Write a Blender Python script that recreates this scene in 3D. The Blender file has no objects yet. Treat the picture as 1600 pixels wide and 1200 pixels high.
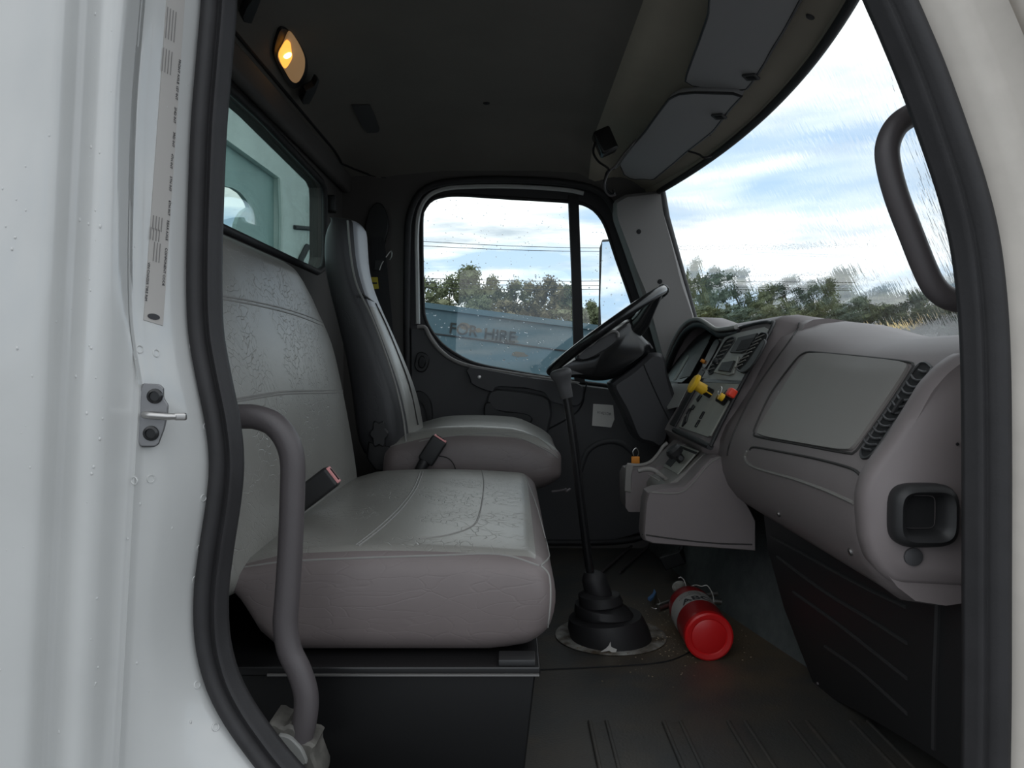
import bpy, bmesh, math, random
from mathutils import Vector, Matrix, Euler
from mathutils.bvhtree import BVHTree
from mathutils import noise as mnoise

random.seed(7)
SC = bpy.context.scene
COL = SC.collection

# ---------------------------------------------------------------- camera
# x = forward in the truck (right in the photo), y = across the cab, z = up; cab floor z = 0
F = 1232.0
CAM_Z = 0.69
PITCH = math.atan((600 - 565) / F)
cam_data = bpy.data.cameras.new('camera')
cam_data.sensor_width = 36
cam_data.lens = 36 * F / 1600
cam_data.clip_start = 0.02
cam_data.clip_end = 2000
cam = bpy.data.objects.new('camera', cam_data)
COL.objects.link(cam)
cam.location = (0, 0, CAM_Z)
cam.rotation_euler = (math.pi / 2 - PITCH, 0, 0)
SC.camera = cam

SC.view_settings.view_transform = 'Standard'
SC.view_settings.look = 'None'
SC.view_settings.gamma = 1
SC.view_settings.use_curve_mapping = False
SC.view_settings.exposure = 0.35
try:
    SC.cycles.use_denoising = True
    SC.cycles.max_bounces = 9
    SC.cycles.diffuse_bounces = 5
    SC.cycles.glossy_bounces = 4
    SC.cycles.transparent_max_bounces = 12
    SC.cycles.transmission_bounces = 6
    SC.cycles.sample_clamp_indirect = 6
    SC.cycles.blur_glossy = 0.5
except Exception:
    pass

# ---------------------------------------------------------------- sky: broken bright cloud over pale blue
def build_world():
    w = bpy.data.worlds.new('sky'); SC.world = w
    w.use_nodes = True
    nt = w.node_tree; nt.nodes.clear()
    N = nt.nodes.new; L = nt.links.new
    out = N('ShaderNodeOutputWorld'); bg = N('ShaderNodeBackground')
    L(bg.outputs[0], out.inputs[0])
    tc = N('ShaderNodeTexCoord'); sp = N('ShaderNodeSeparateXYZ')
    L(tc.outputs['Generated'], sp.inputs[0])
    # project the direction on a cloud layer
    zz = N('ShaderNodeMath'); zz.operation = 'MAXIMUM'; L(sp.outputs[2], zz.inputs[0]); zz.inputs[1].default_value = 0.0
    za = N('ShaderNodeMath'); za.operation = 'ADD'; L(zz.outputs[0], za.inputs[0]); za.inputs[1].default_value = 0.13
    dx = N('ShaderNodeMath'); dx.operation = 'DIVIDE'; L(sp.outputs[0], dx.inputs[0]); L(za.outputs[0], dx.inputs[1])
    dy = N('ShaderNodeMath'); dy.operation = 'DIVIDE'; L(sp.outputs[1], dy.inputs[0]); L(za.outputs[0], dy.inputs[1])
    cb = N('ShaderNodeCombineXYZ'); L(dx.outputs[0], cb.inputs[0]); L(dy.outputs[0], cb.inputs[1])
    mp = N('ShaderNodeMapping'); mp.inputs['Rotation'].default_value = (0, 0, 0.35); mp.inputs['Location'].default_value = (3.4, 1.1, 0)
    mp.inputs['Scale'].default_value = (0.75, 1.25, 1)
    L(cb.outputs[0], mp.inputs[0])
    n1 = N('ShaderNodeTexNoise'); n1.inputs['Scale'].default_value = 0.85; n1.inputs['Detail'].default_value = 7
    n1.inputs['Roughness'].default_value = 0.52; n1.inputs['Distortion'].default_value = 0.35
    L(mp.outputs[0], n1.inputs['Vector'])
    n2 = N('ShaderNodeTexNoise'); n2.inputs['Scale'].default_value = 1.7; n2.inputs['Detail'].default_value = 5
    n2.inputs['Roughness'].default_value = 0.6
    L(mp.outputs[0], n2.inputs['Vector'])
    # overhead it is nearly all cloud
    up = N('ShaderNodeMapRange'); up.inputs['From Min'].default_value = 0.16; up.inputs['From Max'].default_value = 0.26
    up.inputs['To Min'].default_value = 0.0; up.inputs['To Max'].default_value = 0.17; L(sp.outputs[2], up.inputs['Value'])
    ad = N('ShaderNodeMath'); ad.operation = 'ADD'; L(n1.outputs['Fac'], ad.inputs[0]); L(up.outputs[0], ad.inputs[1])
    cov = N('ShaderNodeValToRGB'); cov.color_ramp.elements[0].position = 0.44; cov.color_ramp.elements[1].position = 0.53
    L(ad.outputs[0], cov.inputs[0])
    # blue of the gaps, paler at the horizon
    bl = N('ShaderNodeValToRGB')
    bl.color_ramp.elements[0].position = 0.0; bl.color_ramp.elements[0].color = (0.60, 0.76, 0.92, 1)
    bl.color_ramp.elements[1].position = 0.35; bl.color_ramp.elements[1].color = (0.33, 0.50, 0.74, 1)
    L(sp.outputs[2], bl.inputs[0])
    cl = N('ShaderNodeValToRGB')
    cl.color_ramp.elements[0].position = 0.36; cl.color_ramp.elements[0].color = (0.52, 0.60, 0.68, 1)
    cl.color_ramp.elements[1].position = 0.56; cl.color_ramp.elements[1].color = (1.12, 1.15, 1.17, 1)
    L(n2.outputs['Fac'], cl.inputs[0])
    mx = N('ShaderNodeMixRGB'); L(cov.outputs[0], mx.inputs[0]); L(bl.outputs[0], mx.inputs[1]); L(cl.outputs[0], mx.inputs[2])
    # below the horizon: wet tarmac and fields far off
    hz = N('ShaderNodeMapRange'); hz.inputs['From Min'].default_value = -0.02; hz.inputs['From Max'].default_value = 0.0
    L(sp.outputs[2], hz.inputs['Value'])
    m2 = N('ShaderNodeMixRGB'); m2.inputs[1].default_value = (0.16, 0.17, 0.16, 1)
    L(hz.outputs[0], m2.inputs[0]); L(mx.outputs[0], m2.inputs[2])
    L(m2.outputs[0], bg.inputs[0]); bg.inputs[1].default_value = 1.12
    try:
        w.cycles.sampling_method = 'MANUAL'; w.cycles.sample_map_resolution = 1024
    except Exception:
        pass
build_world()

# ================================================================ helpers
CAM = Vector((0, 0, CAM_Z))
def ray(px, py):
    u = (px - 800) / F; v = (600 - py) / F
    f = Vector((0, math.cos(PITCH), -math.sin(PITCH))); up = Vector((0, math.sin(PITCH), math.cos(PITCH)))
    return f + Vector((u, 0, 0)) + up * v
def P(px, py, Y):                       # the point on plane y = Y
    d = ray(px, py); return CAM + d * (Y / d.y)
def PX(px, py, X):
    d = ray(px, py); return CAM + d * (X / d.x)
def PZ(px, py, Z):
    d = ray(px, py); return CAM + d * ((Z - CAM_Z) / d.z)
def PP(px, py, o, n):                   # the point on a plane through o with normal n
    d = ray(px, py); o = Vector(o); n = Vector(n)
    return CAM + d * ((o - CAM).dot(n) / d.dot(n))

def srgb(r, g, b):
    def c(x):
        x /= 255.0
        return x / 12.92 if x <= 0.04045 else ((x + 0.055) / 1.055) ** 2.4
    return (c(r), c(g), c(b), 1)

MATS = {}
def mat(name, col, rough=0.6, metal=0.0, bump=0.0, bscale=40, var=0.0, vscale=3.0, coat=0.0, spec=0.5,
        btype='noise', bstretch=(1, 1, 1), emit=None, estr=0.0, col2=None, detail=6, bdist=0.002, rvar=0.0):
    """procedural principled material: base colour with soft variation, noise/leather bump"""
    m = bpy.data.materials.new(name); m.use_nodes = True
    nt = m.node_tree; bs = nt.nodes['Principled BSDF']
    N = nt.nodes.new; L = nt.links.new
    col = tuple(col) if len(col) == 4 else tuple(col) + (1,)
    bs.inputs['Base Color'].default_value = col
    bs.inputs['Roughness'].default_value = rough
    bs.inputs['Metallic'].default_value = metal
    bs.inputs['Specular IOR Level'].default_value = spec
    bs.inputs['Coat Weight'].default_value = coat
    bs.inputs['Coat Roughness'].default_value = 0.08
    tc = N('ShaderNodeTexCoord')
    if var > 0 or col2 is not None:
        n = N('ShaderNodeTexNoise'); n.inputs['Scale'].default_value = vscale; n.inputs['Detail'].default_value = detail
        n.inputs['Roughness'].default_value = 0.6
        L(tc.outputs['Object'], n.inputs['Vector'])
        r = N('ShaderNodeValToRGB'); r.color_ramp.elements[0].position = 0.35; r.color_ramp.elements[1].position = 0.65
        c2 = col2 if col2 is not None else tuple(max(0, c * (1 - var)) for c in col[:3]) + (1,)
        c1 = col if col2 is not None else tuple(min(1, c * (1 + var)) for c in col[:3]) + (1,)
        r.color_ramp.elements[0].color = tuple(c2) if len(c2) == 4 else tuple(c2) + (1,)
        r.color_ramp.elements[1].color = c1
        L(n.outputs['Fac'], r.inputs[0]); L(r.outputs[0], bs.inputs['Base Color'])
        if rvar > 0:
            mr = N('ShaderNodeMapRange'); mr.inputs['To Min'].default_value = rough - rvar; mr.inputs['To Max'].default_value = rough + rvar
            L(n.outputs['Fac'], mr.inputs['Value']); L(mr.outputs[0], bs.inputs['Roughness'])
    if bump > 0:
        mp = N('ShaderNodeMapping'); mp.inputs['Scale'].default_value = bstretch; L(tc.outputs['Object'], mp.inputs[0])
        bp = N('ShaderNodeBump'); bp.inputs['Strength'].default_value = bump; bp.inputs['Distance'].default_value = bdist
        if btype == 'noise':
            b = N('ShaderNodeTexNoise'); b.inputs['Scale'].default_value = bscale; b.inputs['Detail'].default_value = 4
            L(mp.outputs[0], b.inputs['Vector']); L(b.outputs['Fac'], bp.inputs['Height'])
        elif btype == 'leather':
            # fine grain and long wandering creases, the creases only in patches
            b = N('ShaderNodeTexNoise'); b.inputs['Scale'].default_value = bscale * 5; b.inputs['Detail'].default_value = 3
            w = N('ShaderNodeTexNoise'); w.inputs['Scale'].default_value = 5; w.inputs['Detail'].default_value = 3
            L(mp.outputs[0], w.inputs['Vector'])
            va = N('ShaderNodeVectorMath'); va.operation = 'SCALE'; va.inputs['Scale'].default_value = 0.22
            L(w.outputs['Color'], va.inputs[0])
            vb = N('ShaderNodeVectorMath'); vb.operation = 'ADD'; L(va.outputs[0], vb.inputs[0]); L(mp.outputs[0], vb.inputs[1])
            v = N('ShaderNodeTexVoronoi'); v.feature = 'DISTANCE_TO_EDGE'; v.inputs['Scale'].default_value = bscale
            L(vb.outputs[0], v.inputs['Vector'])
            cr = N('ShaderNodeMapRange'); cr.inputs['From Max'].default_value = 0.045; L(v.outputs['Distance'], cr.inputs['Value'])
            pn = N('ShaderNodeTexNoise'); pn.inputs['Scale'].default_value = 9; L(mp.outputs[0], pn.inputs['Vector'])
            pr = N('ShaderNodeMapRange'); pr.inputs['From Min'].default_value = 0.42; pr.inputs['From Max'].default_value = 0.56
            L(pn.outputs['Fac'], pr.inputs['Value'])
            iv = N('ShaderNodeMath'); iv.operation = 'SUBTRACT'; iv.inputs[0].default_value = 1.0; L(cr.outputs[0], iv.inputs[1])
            mu = N('ShaderNodeMath'); mu.operation = 'MULTIPLY'; L(iv.outputs[0], mu.inputs[0]); L(pr.outputs[0], mu.inputs[1])
            L(mp.outputs[0], b.inputs['Vector'])
            s = N('ShaderNodeMath'); s.operation = 'MULTIPLY_ADD'; L(b.outputs['Fac'], s.inputs[0]); s.inputs[1].default_value = 0.12
            n0 = N('ShaderNodeMath'); n0.operation = 'MULTIPLY'; L(mu.outputs[0], n0.inputs[0]); n0.inputs[1].default_value = -1.0
            L(n0.outputs[0], s.inputs[2]); L(s.outputs[0], bp.inputs['Height'])
        L(bp.outputs[0], bs.inputs['Normal'])
    if emit is not None:
        bs.inputs['Emission Color'].default_value = tuple(emit) + (1,) if len(emit) == 3 else emit
        bs.inputs['Emission Strength'].default_value = estr
    MATS[name] = m
    return m

def pane_mat(name, tint, gloss=0.06, wet=0.0, scale=60, stretch=(1, 1, 1), ior=1.02, haze=0.0, bstr=0.4):
    """thin glass: lets light straight through, reflects a little; wet glass also bends the view"""
    m = bpy.data.materials.new(name); m.use_nodes = True
    nt = m.node_tree; nt.nodes.clear(); N = nt.nodes.new; L = nt.links.new
    out = N('ShaderNodeOutputMaterial'); tr = N('ShaderNodeBsdfTransparent'); tr.inputs[0].default_value = tuple(tint) + (1,)
    gl = N('ShaderNodeBsdfGlossy'); gl.inputs['Roughness'].default_value = 0.02
    lw = N('ShaderNodeLayerWeight'); lw.inputs['Blend'].default_value = 0.5
    pw_ = N('ShaderNodeMath'); pw_.operation = 'POWER'; L(lw.outputs['Facing'], pw_.inputs[0]); pw_.inputs[1].default_value = 5.0
    fr = N('ShaderNodeMath'); fr.operation = 'MULTIPLY_ADD'; L(pw_.outputs[0], fr.inputs[0]); fr.inputs[1].default_value = 0.85; fr.inputs[2].default_value = 0.045
    body = tr
    if wet > 0:
        rf = N('ShaderNodeBsdfRefraction'); rf.inputs['Color'].default_value = tuple(tint) + (1,); rf.inputs['IOR'].default_value = ior
        rf.inputs['Roughness'].default_value = 0.0
        tc = N('ShaderNodeTexCoord'); mp = N('ShaderNodeMapping'); mp.inputs['Scale'].default_value = stretch
        L(tc.outputs['Object'], mp.inputs[0])
        ns = N('ShaderNodeTexNoise'); ns.inputs['Scale'].default_value = scale; ns.inputs['Detail'].default_value = 2
        L(mp.outputs[0], ns.inputs['Vector'])
        bp = N('ShaderNodeBump'); bp.inputs['Strength'].default_value = bstr; bp.inputs['Distance'].default_value = 0.004
        L(ns.outputs['Fac'], bp.inputs['Height']); L(bp.outputs[0], rf.inputs['Normal'])
        mx = N('ShaderNodeMixShader'); mx.inputs[0].default_value = wet
        L(tr.outputs[0], mx.inputs[1]); L(rf.outputs[0], mx.inputs[2]); body = mx
    if haze > 0:
        df = N('ShaderNodeBsdfTranslucent'); df.inputs[0].default_value = (0.8, 0.85, 0.85, 1)
        mh = N('ShaderNodeMixShader'); mh.inputs[0].default_value = haze
        L(body.outputs[0], mh.inputs[1]); L(df.outputs[0], mh.inputs[2]); body = mh
    m2 = N('ShaderNodeMixShader'); sc = N('ShaderNodeMath'); sc.operation = 'MULTIPLY'; sc.inputs[1].default_value = gloss / 0.06
    L(fr.outputs[0], sc.inputs[0]); L(sc.outputs[0], m2.inputs[0]); L(body.outputs[0], m2.inputs[1]); L(gl.outputs[0], m2.inputs[2])
    L(m2.outputs[0], out.inputs[0])
    MATS[name] = m
    return m

def tag(o, label=None, cat=None, group=None, kind=None):
    if label: o['label'] = label
    if cat: o['category'] = cat
    if group: o['group'] = group
    if kind: o['kind'] = kind
    return o

def thing(name, label, cat, loc=(0, 0, 0), group=None):
    o = bpy.data.objects.new(name, None); o.empty_display_size = 0.05
    o.location = loc
    COL.objects.link(o)
    return tag(o, label, cat, group)

def link(name, me, m, parent=None, smooth=True, angle=38):
    o = bpy.data.objects.new(name, me); COL.objects.link(o)
    if m is not None: me.materials.append(m)
    if smooth and len(me.polygons):
        me.polygons.foreach_set('use_smooth', [True] * len(me.polygons))
        if angle < 180: me.set_sharp_from_angle(angle=math.radians(angle))
    if parent is not None:
        o.parent = parent
        w = Matrix.Identity(4); p = parent
        chain = []
        while p is not None: chain.append(p); p = p.parent
        for p in reversed(chain): w = w @ p.matrix_parent_inverse @ Matrix.LocRotScale(p.location, p.rotation_euler, p.scale)
        o.matrix_parent_inverse = w.inverted()
    me.update()
    return o

def mk(name, verts, faces, m, parent=None, smooth=True, angle=38, recalc=True):
    me = bpy.data.meshes.new(name)
    me.from_pydata([tuple(v) for v in verts], [], faces)
    if recalc:
        bm = bmesh.new(); bm.from_mesh(me); bmesh.ops.recalc_face_normals(bm, faces=bm.faces[:]); bm.to_mesh(me); bm.free()
    return link(name, me, m, parent, smooth, angle)

class MB:
    """collects shapes into one mesh"""
    def __init__(self): self.v = []; self.f = []
    def add(self, v, f):
        n = len(self.v); self.v += [tuple(x) for x in v]; self.f += [tuple(i + n for i in q) for q in f]; return self
    def build(self, name, m, parent=None, smooth=True, angle=38, recalc=True):
        return mk(name, self.v, self.f, m, parent, smooth, angle, recalc)

def catmull(pts, n=8, closed=False):
    pts = [Vector(p) for p in pts]; out = []; k = len(pts)
    segs = k if closed else k - 1
    for i in range(segs):
        if closed: p0, p1, p2, p3 = pts[(i - 1) % k], pts[i], pts[(i + 1) % k], pts[(i + 2) % k]
        else: p0, p1, p2, p3 = pts[max(i - 1, 0)], pts[i], pts[i + 1], pts[min(i + 2, k - 1)]
        for j in range(n):
            t = j / n; t2 = t * t; t3 = t2 * t
            out.append(0.5 * ((2 * p1) + (-p0 + p2) * t + (2 * p0 - 5 * p1 + 4 * p2 - p3) * t2 + (-p0 + 3 * p1 - 3 * p2 + p3) * t3))
    if not closed: out.append(pts[-1])
    return out

def rings(ringlist, closed_path=False, cap=True, closed_ring=True):
    v = []; f = []; n = len(ringlist[0])
    for r in ringlist: v += [tuple(p) for p in r]
    m = len(ringlist)
    for i in range(m if closed_path else m - 1):
        a = i * n; b = ((i + 1) % m) * n
        for j in range(n if closed_ring else n - 1):
            k = (j + 1) % n
            f.append((a + j, a + k, b + k, b + j))
    if cap and not closed_path and closed_ring:
        f.append(tuple(range(n - 1, -1, -1))); f.append(tuple(range((m - 1) * n, m * n)))
    return v, f

def tube_vf(path, r, seg=12, closed=False, cap=True, flat=None):
    path = [Vector(p) for p in path]; m = len(path); rr = []
    up = None
    for i, p in enumerate(path):
        if closed: t = (path[(i + 1) % m] - path[i - 1])
        else: t = path[min(i + 1, m - 1)] - path[max(i - 1, 0)]
        t = t.normalized() if t.length > 1e-9 else Vector((0, 0, 1))
        if up is None:
            up = Vector((0, 0, 1)) if abs(t.z) < 0.9 else Vector((1, 0, 0))
        a = (up - t * up.dot(t)).normalized(); up = a
        b = t.cross(a)
        q = r[i] if isinstance(r, (list, tuple)) else r
        rr.append([p + a * math.cos(2 * math.pi * k / seg) * q + b * math.sin(2 * math.pi * k / seg) * q * (flat or 1) for k in range(seg)])
    return rings(rr, closed, cap)

def tube(name, path, r, m, parent=None, seg=12, closed=False, flat=None):
    v, f = tube_vf(path, r, seg, closed, True, flat)
    return mk(name, v, f, m, parent, angle=50)

def rbox_vf(x0, x1, y0, y1, z0, z1, r=0.01, arc=3, lin=1, deform=None, lins=None):
    """box with rounded edges; lin = subdivisions of the flat part; deform(Vector)->Vector"""
    lo = Vector((x0, y0, z0)); hi = Vector((x1, y1, z1))
    r = min(r, (x1 - x0) / 2.001, (y1 - y0) / 2.001, (z1 - z0) / 2.001)
    def axis(a, b, ln):
        c = []
        for i in range(arc): c.append(('l', math.tan((1 - i / arc) * math.pi / 4)))
        for i in range(ln + 1): c.append(('m', a + r + (b - a - 2 * r) * i / ln))
        for i in range(1, arc + 1): c.append(('h', math.tan(i / arc * math.pi / 4)))
        return c
    ls = lins or (lin, lin, lin)
    ax = [axis(x0, x1, ls[0]), axis(y0, y1, ls[1]), axis(z0, z1, ls[2])]
    def pos(idx):
        inner = []; off = []
        for d in range(3):
            k, val = ax[d][idx[d]]
            if k == 'm': inner.append(val); off.append(0)
            elif k == 'l': inner.append(lo[d] + r); off.append(-val)
            else: inner.append(hi[d] - r); off.append(val)
            # ends of the flat part belong to the arc with 0 offset
        v = Vector(off)
        # faces of the cube shell: the axis at its extreme has |off| = 1
        if v.length > 0: v = v.normalized() * r
        return Vector(inner) + v
    V = {}; verts = []; faces = []
    def vid(i, j, k):
        key = (i, j, k)
        if key not in V:
            p = pos(key)
            if deform: p = deform(p)
            V[key] = len(verts); verts.append(p)
        return V[key]
    n = [len(a) - 1 for a in ax]
    for i in range(n[0]):
        for j in range(n[1]):
            faces.append((vid(i, j, 0), vid(i, j + 1, 0), vid(i + 1, j + 1, 0), vid(i + 1, j, 0)))
            faces.append((vid(i, j, n[2]), vid(i + 1, j, n[2]), vid(i + 1, j + 1, n[2]), vid(i, j + 1, n[2])))
    for i in range(n[0]):
        for k in range(n[2]):
            faces.append((vid(i, 0, k), vid(i + 1, 0, k), vid(i + 1, 0, k + 1), vid(i, 0, k + 1)))
            faces.append((vid(i, n[1], k), vid(i, n[1], k + 1), vid(i + 1, n[1], k + 1), vid(i + 1, n[1], k)))
    for j in range(n[1]):
        for k in range(n[2]):
            faces.append((vid(0, j, k), vid(0, j, k + 1), vid(0, j + 1, k + 1), vid(0, j + 1, k)))
            faces.append((vid(n[0], j, k), vid(n[0], j + 1, k), vid(n[0], j + 1, k + 1), vid(n[0], j, k + 1)))
    return verts, faces

def rbox(name, x0, x1, y0, y1, z0, z1, r, m, parent=None, **kw):
    v, f = rbox_vf(x0, x1, y0, y1, z0, z1, r, **kw)
    return mk(name, v, f, m, parent, angle=60)

def frame_box(o, ax, ay, az, sx, sy, sz, r=0.002, arc=2):
    """rounded box centred at o with local axes ax, ay, az and full sizes"""
    o = Vector(o)
    v, f = rbox_vf(-sx / 2, sx / 2, -sy / 2, sy / 2, -sz / 2, sz / 2, r, arc)
    return [o + ax * p.x + ay * p.y + az * p.z for p in v], f

def lathe_vf(o, axis, prof, seg=28, cap=True):
    """prof = [(dist along axis, radius)]"""
    o = Vector(o); axis = Vector(axis).normalized()
    a = axis.orthogonal().normalized(); b = axis.cross(a)
    rr = [[o + axis * h + (a * math.cos(2 * math.pi * k / seg) + b * math.sin(2 * math.pi * k / seg)) * max(r, 1e-4) for k in range(seg)] for h, r in prof]
    return rings(rr, False, cap)

def prism_vf(outline, d, bevel=0.0):
    """outline = list of 3D points (planar), pushed along vector d; optional chamfer on both ends"""
    pts = [Vector(p) for p in outline]; d = Vector(d); n = len(pts)
    c = sum(pts, Vector()) / n
    rr = []
    if bevel > 0:
        dn = d.normalized() * bevel
        def shr(p): 
            q = p - c; l = q.length
            return c + q * max(0, (l - bevel) / l) if l > 1e-9 else p
        rr = [[shr(p) for p in pts], [p + dn for p in pts], [p + d - dn for p in pts], [shr(p) + d for p in pts]]
    else: rr = [pts, [p + d for p in pts]]
    return rings(rr, False, True)

def plate_hole_vf(outer, inner, d):
    """flat plate with a hole; outer and inner have equal point counts"""
    n = len(outer); d = Vector(d)
    o0 = [Vector(p) for p in outer]; i0 = [Vector(p) for p in inner]
    v = o0 + i0 + [p + d for p in o0] + [p + d for p in i0]; f = []
    for j in range(n):
        k = (j + 1) % n
        f.append((j, k, n + k, n + j)); f.append((2 * n + j, 3 * n + j, 3 * n + k, 2 * n + k))
        f.append((j, 2 * n + j, 2 * n + k, k)); f.append((n + j, n + k, 3 * n + k, 3 * n + j))
    return v, f

def resample(pts, n, closed=True):
    pts = [Vector(p) for p in pts]; 
    if closed: pts = pts + [pts[0]]
    ls = [0]
    for a, b in zip(pts, pts[1:]): ls.append(ls[-1] + (b - a).length)
    T = ls[-1]; out = []; j = 0
    for i in range(n):
        t = T * i / (n if closed else n - 1)
        while j < len(ls) - 2 and ls[j + 1] < t: j += 1
        w = (t - ls[j]) / max(1e-9, ls[j + 1] - ls[j])
        out.append(pts[j].lerp(pts[j + 1], min(1, w)))
    return out

_bvh = {}
def bvh_of(o):
    if o.name not in _bvh:
        me = o.data
        _bvh[o.name] = BVHTree.FromPolygons([v.co.copy() for v in me.vertices], [tuple(p.vertices) for p in me.polygons])
    return _bvh[o.name]
def hit(px, py, o):
    """where the line of sight through a photo point meets a surface, so that marks lie on it"""
    d = ray(px, py).normalized(); loc, nor, i, dist = bvh_of(o).ray_cast(CAM, d)
    if loc is None: return None, None
    if nor.dot(d) > 0: nor = -nor
    return loc, nor
def drape(pts, o, off=0.001, n=6, smooth=True):
    q = [Vector((a, b, 0)) for a, b in pts]
    q = catmull(q, n) if smooth else [q[0].lerp(q[0], 0)] + [q[i].lerp(q[i + 1], (j + 1) / n) for i in range(len(q) - 1) for j in range(n)]
    out = []
    for p in q:
        l, nn = hit(p.x, p.y, o)
        if l is not None: out.append(l + nn * off)
    return out
def drape_line(name, pts, o, r, m, parent=None, off=0.0, n=6, smooth=True, seg=6):
    pa = drape(pts, o, off, n, smooth)
    if len(pa) < 2: return None
    return tube(name, pa, r, m, parent, seg=seg)
def drape_patch_vf(corners, o, off=0.002, thick=0.004, nu=12, nv=12, power=0.0):
    """a sheet laid on a surface; corners in photo order TL, TR, BR, BL; power > 0 rounds the corners"""
    c = [Vector((a, b)) for a, b in corners]; top = []; bot = []
    for j in range(nv + 1):
        for i in range(nu + 1):
            u = i / nu * 2 - 1; v = j / nv * 2 - 1
            if power > 0:
                k = power * (abs(u) * abs(v)) ** 6
                u *= 1 - k; v *= 1 - k
            U = (u + 1) / 2; V = (v + 1) / 2
            p = c[0].lerp(c[1], U).lerp(c[3].lerp(c[2], U), V)
            l, nn = hit(p.x, p.y, o)
            if l is None: l, nn = (top[-1], Vector((0, -1, 0))) if top else (Vector((0, 1, 0)), Vector((0, -1, 0)))
            top.append(l + nn * (off + thick)); bot.append(l + nn * (off - 0.001))
    n = (nu + 1) * (nv + 1); f = []
    def id(i, j): return j * (nu + 1) + i
    for j in range(nv):
        for i in range(nu):
            f.append((id(i, j), id(i + 1, j), id(i + 1, j + 1), id(i, j + 1)))
            f.append((n + id(i, j), n + id(i, j + 1), n + id(i + 1, j + 1), n + id(i + 1, j)))
    loop = [id(i, 0) for i in range(nu)] + [id(nu, j) for j in range(nv)] + [id(i, nv) for i in range(nu, 0, -1)] + [id(0, j) for j in range(nv, 0, -1)]
    for a, b in zip(loop, loop[1:] + loop[:1]): f.append((a, n + a, n + b, b))
    return top + bot, f
def smooth01(t): t = max(0, min(1, t)); return t * t * (3 - 2 * t)

def interp(tab, t):
    """piecewise-linear table [(t, value...)]"""
    if t <= tab[0][0]: return tab[0][1:]
    for a, b in zip(tab, tab[1:]):
        if t <= b[0]:
            w = (t - a[0]) / (b[0] - a[0]); return tuple(x + (y - x) * w for x, y in zip(a[1:], b[1:]))
    return tab[-1][1:]

def text_obj(name, body, size, mtx, m, parent=None, extrude=0.0006, align='CENTER', bold=0.0):
    cu = bpy.data.curves.new(name, 'FONT'); cu.body = body; cu.size = size; cu.extrude = extrude
    cu.align_x = align; cu.align_y = 'CENTER'; cu.offset = bold
    tmp = bpy.data.objects.new(name, cu); COL.objects.link(tmp)
    dg = bpy.context.evaluated_depsgraph_get(); me = bpy.data.meshes.new_from_object(tmp.evaluated_get(dg))
    bpy.data.objects.remove(tmp); me.transform(mtx)
    return link(name, me, m, parent, smooth=False)
def basis(o, ax, ay, az):
    return Matrix(((ax.x, ay.x, az.x, o.x), (ax.y, ay.y, az.y, o.y), (ax.z, ay.z, az.z, o.z), (0, 0, 0, 1)))

# ---------------------------------------------------------------- materials
M = MATS
mat('white_paint', (0.50, 0.505, 0.497), 0.28, coat=0.5, bump=0.05, bscale=14, bdist=0.004, var=0.03, vscale=6)
mat('dirty_white_paint', (0.50, 0.462, 0.415), 0.42, var=0.06, vscale=14, bump=0.1, bscale=30)
mat('rubber', (0.017, 0.016, 0.0175), 0.6, bump=0.12, bscale=260, var=0.15, vscale=20)
mat('black_plastic', (0.017, 0.017, 0.018), 0.5, bump=0.08, bscale=300)
mat('gloss_black', (0.012, 0.012, 0.013), 0.22)
mat('void', (0.006, 0.006, 0.007), 0.8)
mat('door_plastic', (0.055, 0.054, 0.057), 0.6, bump=0.1, bscale=240, var=0.05)
mat('door_trim_dark', (0.038, 0.037, 0.040), 0.5, bump=0.08, bscale=240)
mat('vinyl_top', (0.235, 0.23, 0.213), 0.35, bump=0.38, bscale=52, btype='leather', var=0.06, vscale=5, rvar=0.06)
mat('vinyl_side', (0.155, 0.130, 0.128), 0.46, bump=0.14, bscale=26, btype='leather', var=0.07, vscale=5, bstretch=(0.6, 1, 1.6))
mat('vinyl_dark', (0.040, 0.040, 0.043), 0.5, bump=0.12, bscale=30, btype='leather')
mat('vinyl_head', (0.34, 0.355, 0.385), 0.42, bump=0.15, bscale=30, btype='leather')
mat('seam', (0.24, 0.235, 0.225), 0.6)
mat('dash', (0.185, 0.160, 0.160), 0.55, bump=0.12, bscale=420, bdist=0.001, var=0.03, vscale=8)
mat('dash_panel', (0.215, 0.203, 0.190), 0.48, bump=0.12, bscale=420, bdist=0.001)
mat('dash_face', (0.31, 0.305, 0.29), 0.5, bump=0.08, bscale=400, bdist=0.001)
mat('dash_grey', (0.29, 0.29, 0.26), 0.55, var=0.06, vscale=20)
mat('groove', (0.03, 0.028, 0.027), 0.7)
mat('headliner', (0.15, 0.14, 0.125), 0.92, bump=0.25, bscale=500, bdist=0.0015, var=0.05, vscale=4)
mat('overhead_panel_lit', (0.34, 0.31, 0.255), 0.85, bump=0.15, bscale=300, var=0.05, vscale=4)  # beige of the overhead shelf, raised to stand in for windshield light
mat('visor_cloth', (0.36, 0.355, 0.365), 0.8, bump=0.15, bscale=400)
mat('headliner_pad', (0.05, 0.05, 0.052), 0.9)
mat('pillar_trim', (0.20, 0.19, 0.185), 0.6, bump=0.1, bscale=350, bdist=0.001)
mat('wall_trim', (0.095, 0.088, 0.084), 0.75, bump=0.12, bscale=320)
mat('floor_mat', (0.046, 0.050, 0.051), 0.5, bump=0.5, bscale=190, var=0.25, vscale=3.2, col2=(0.072, 0.063, 0.052), bdist=0.002)
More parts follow.
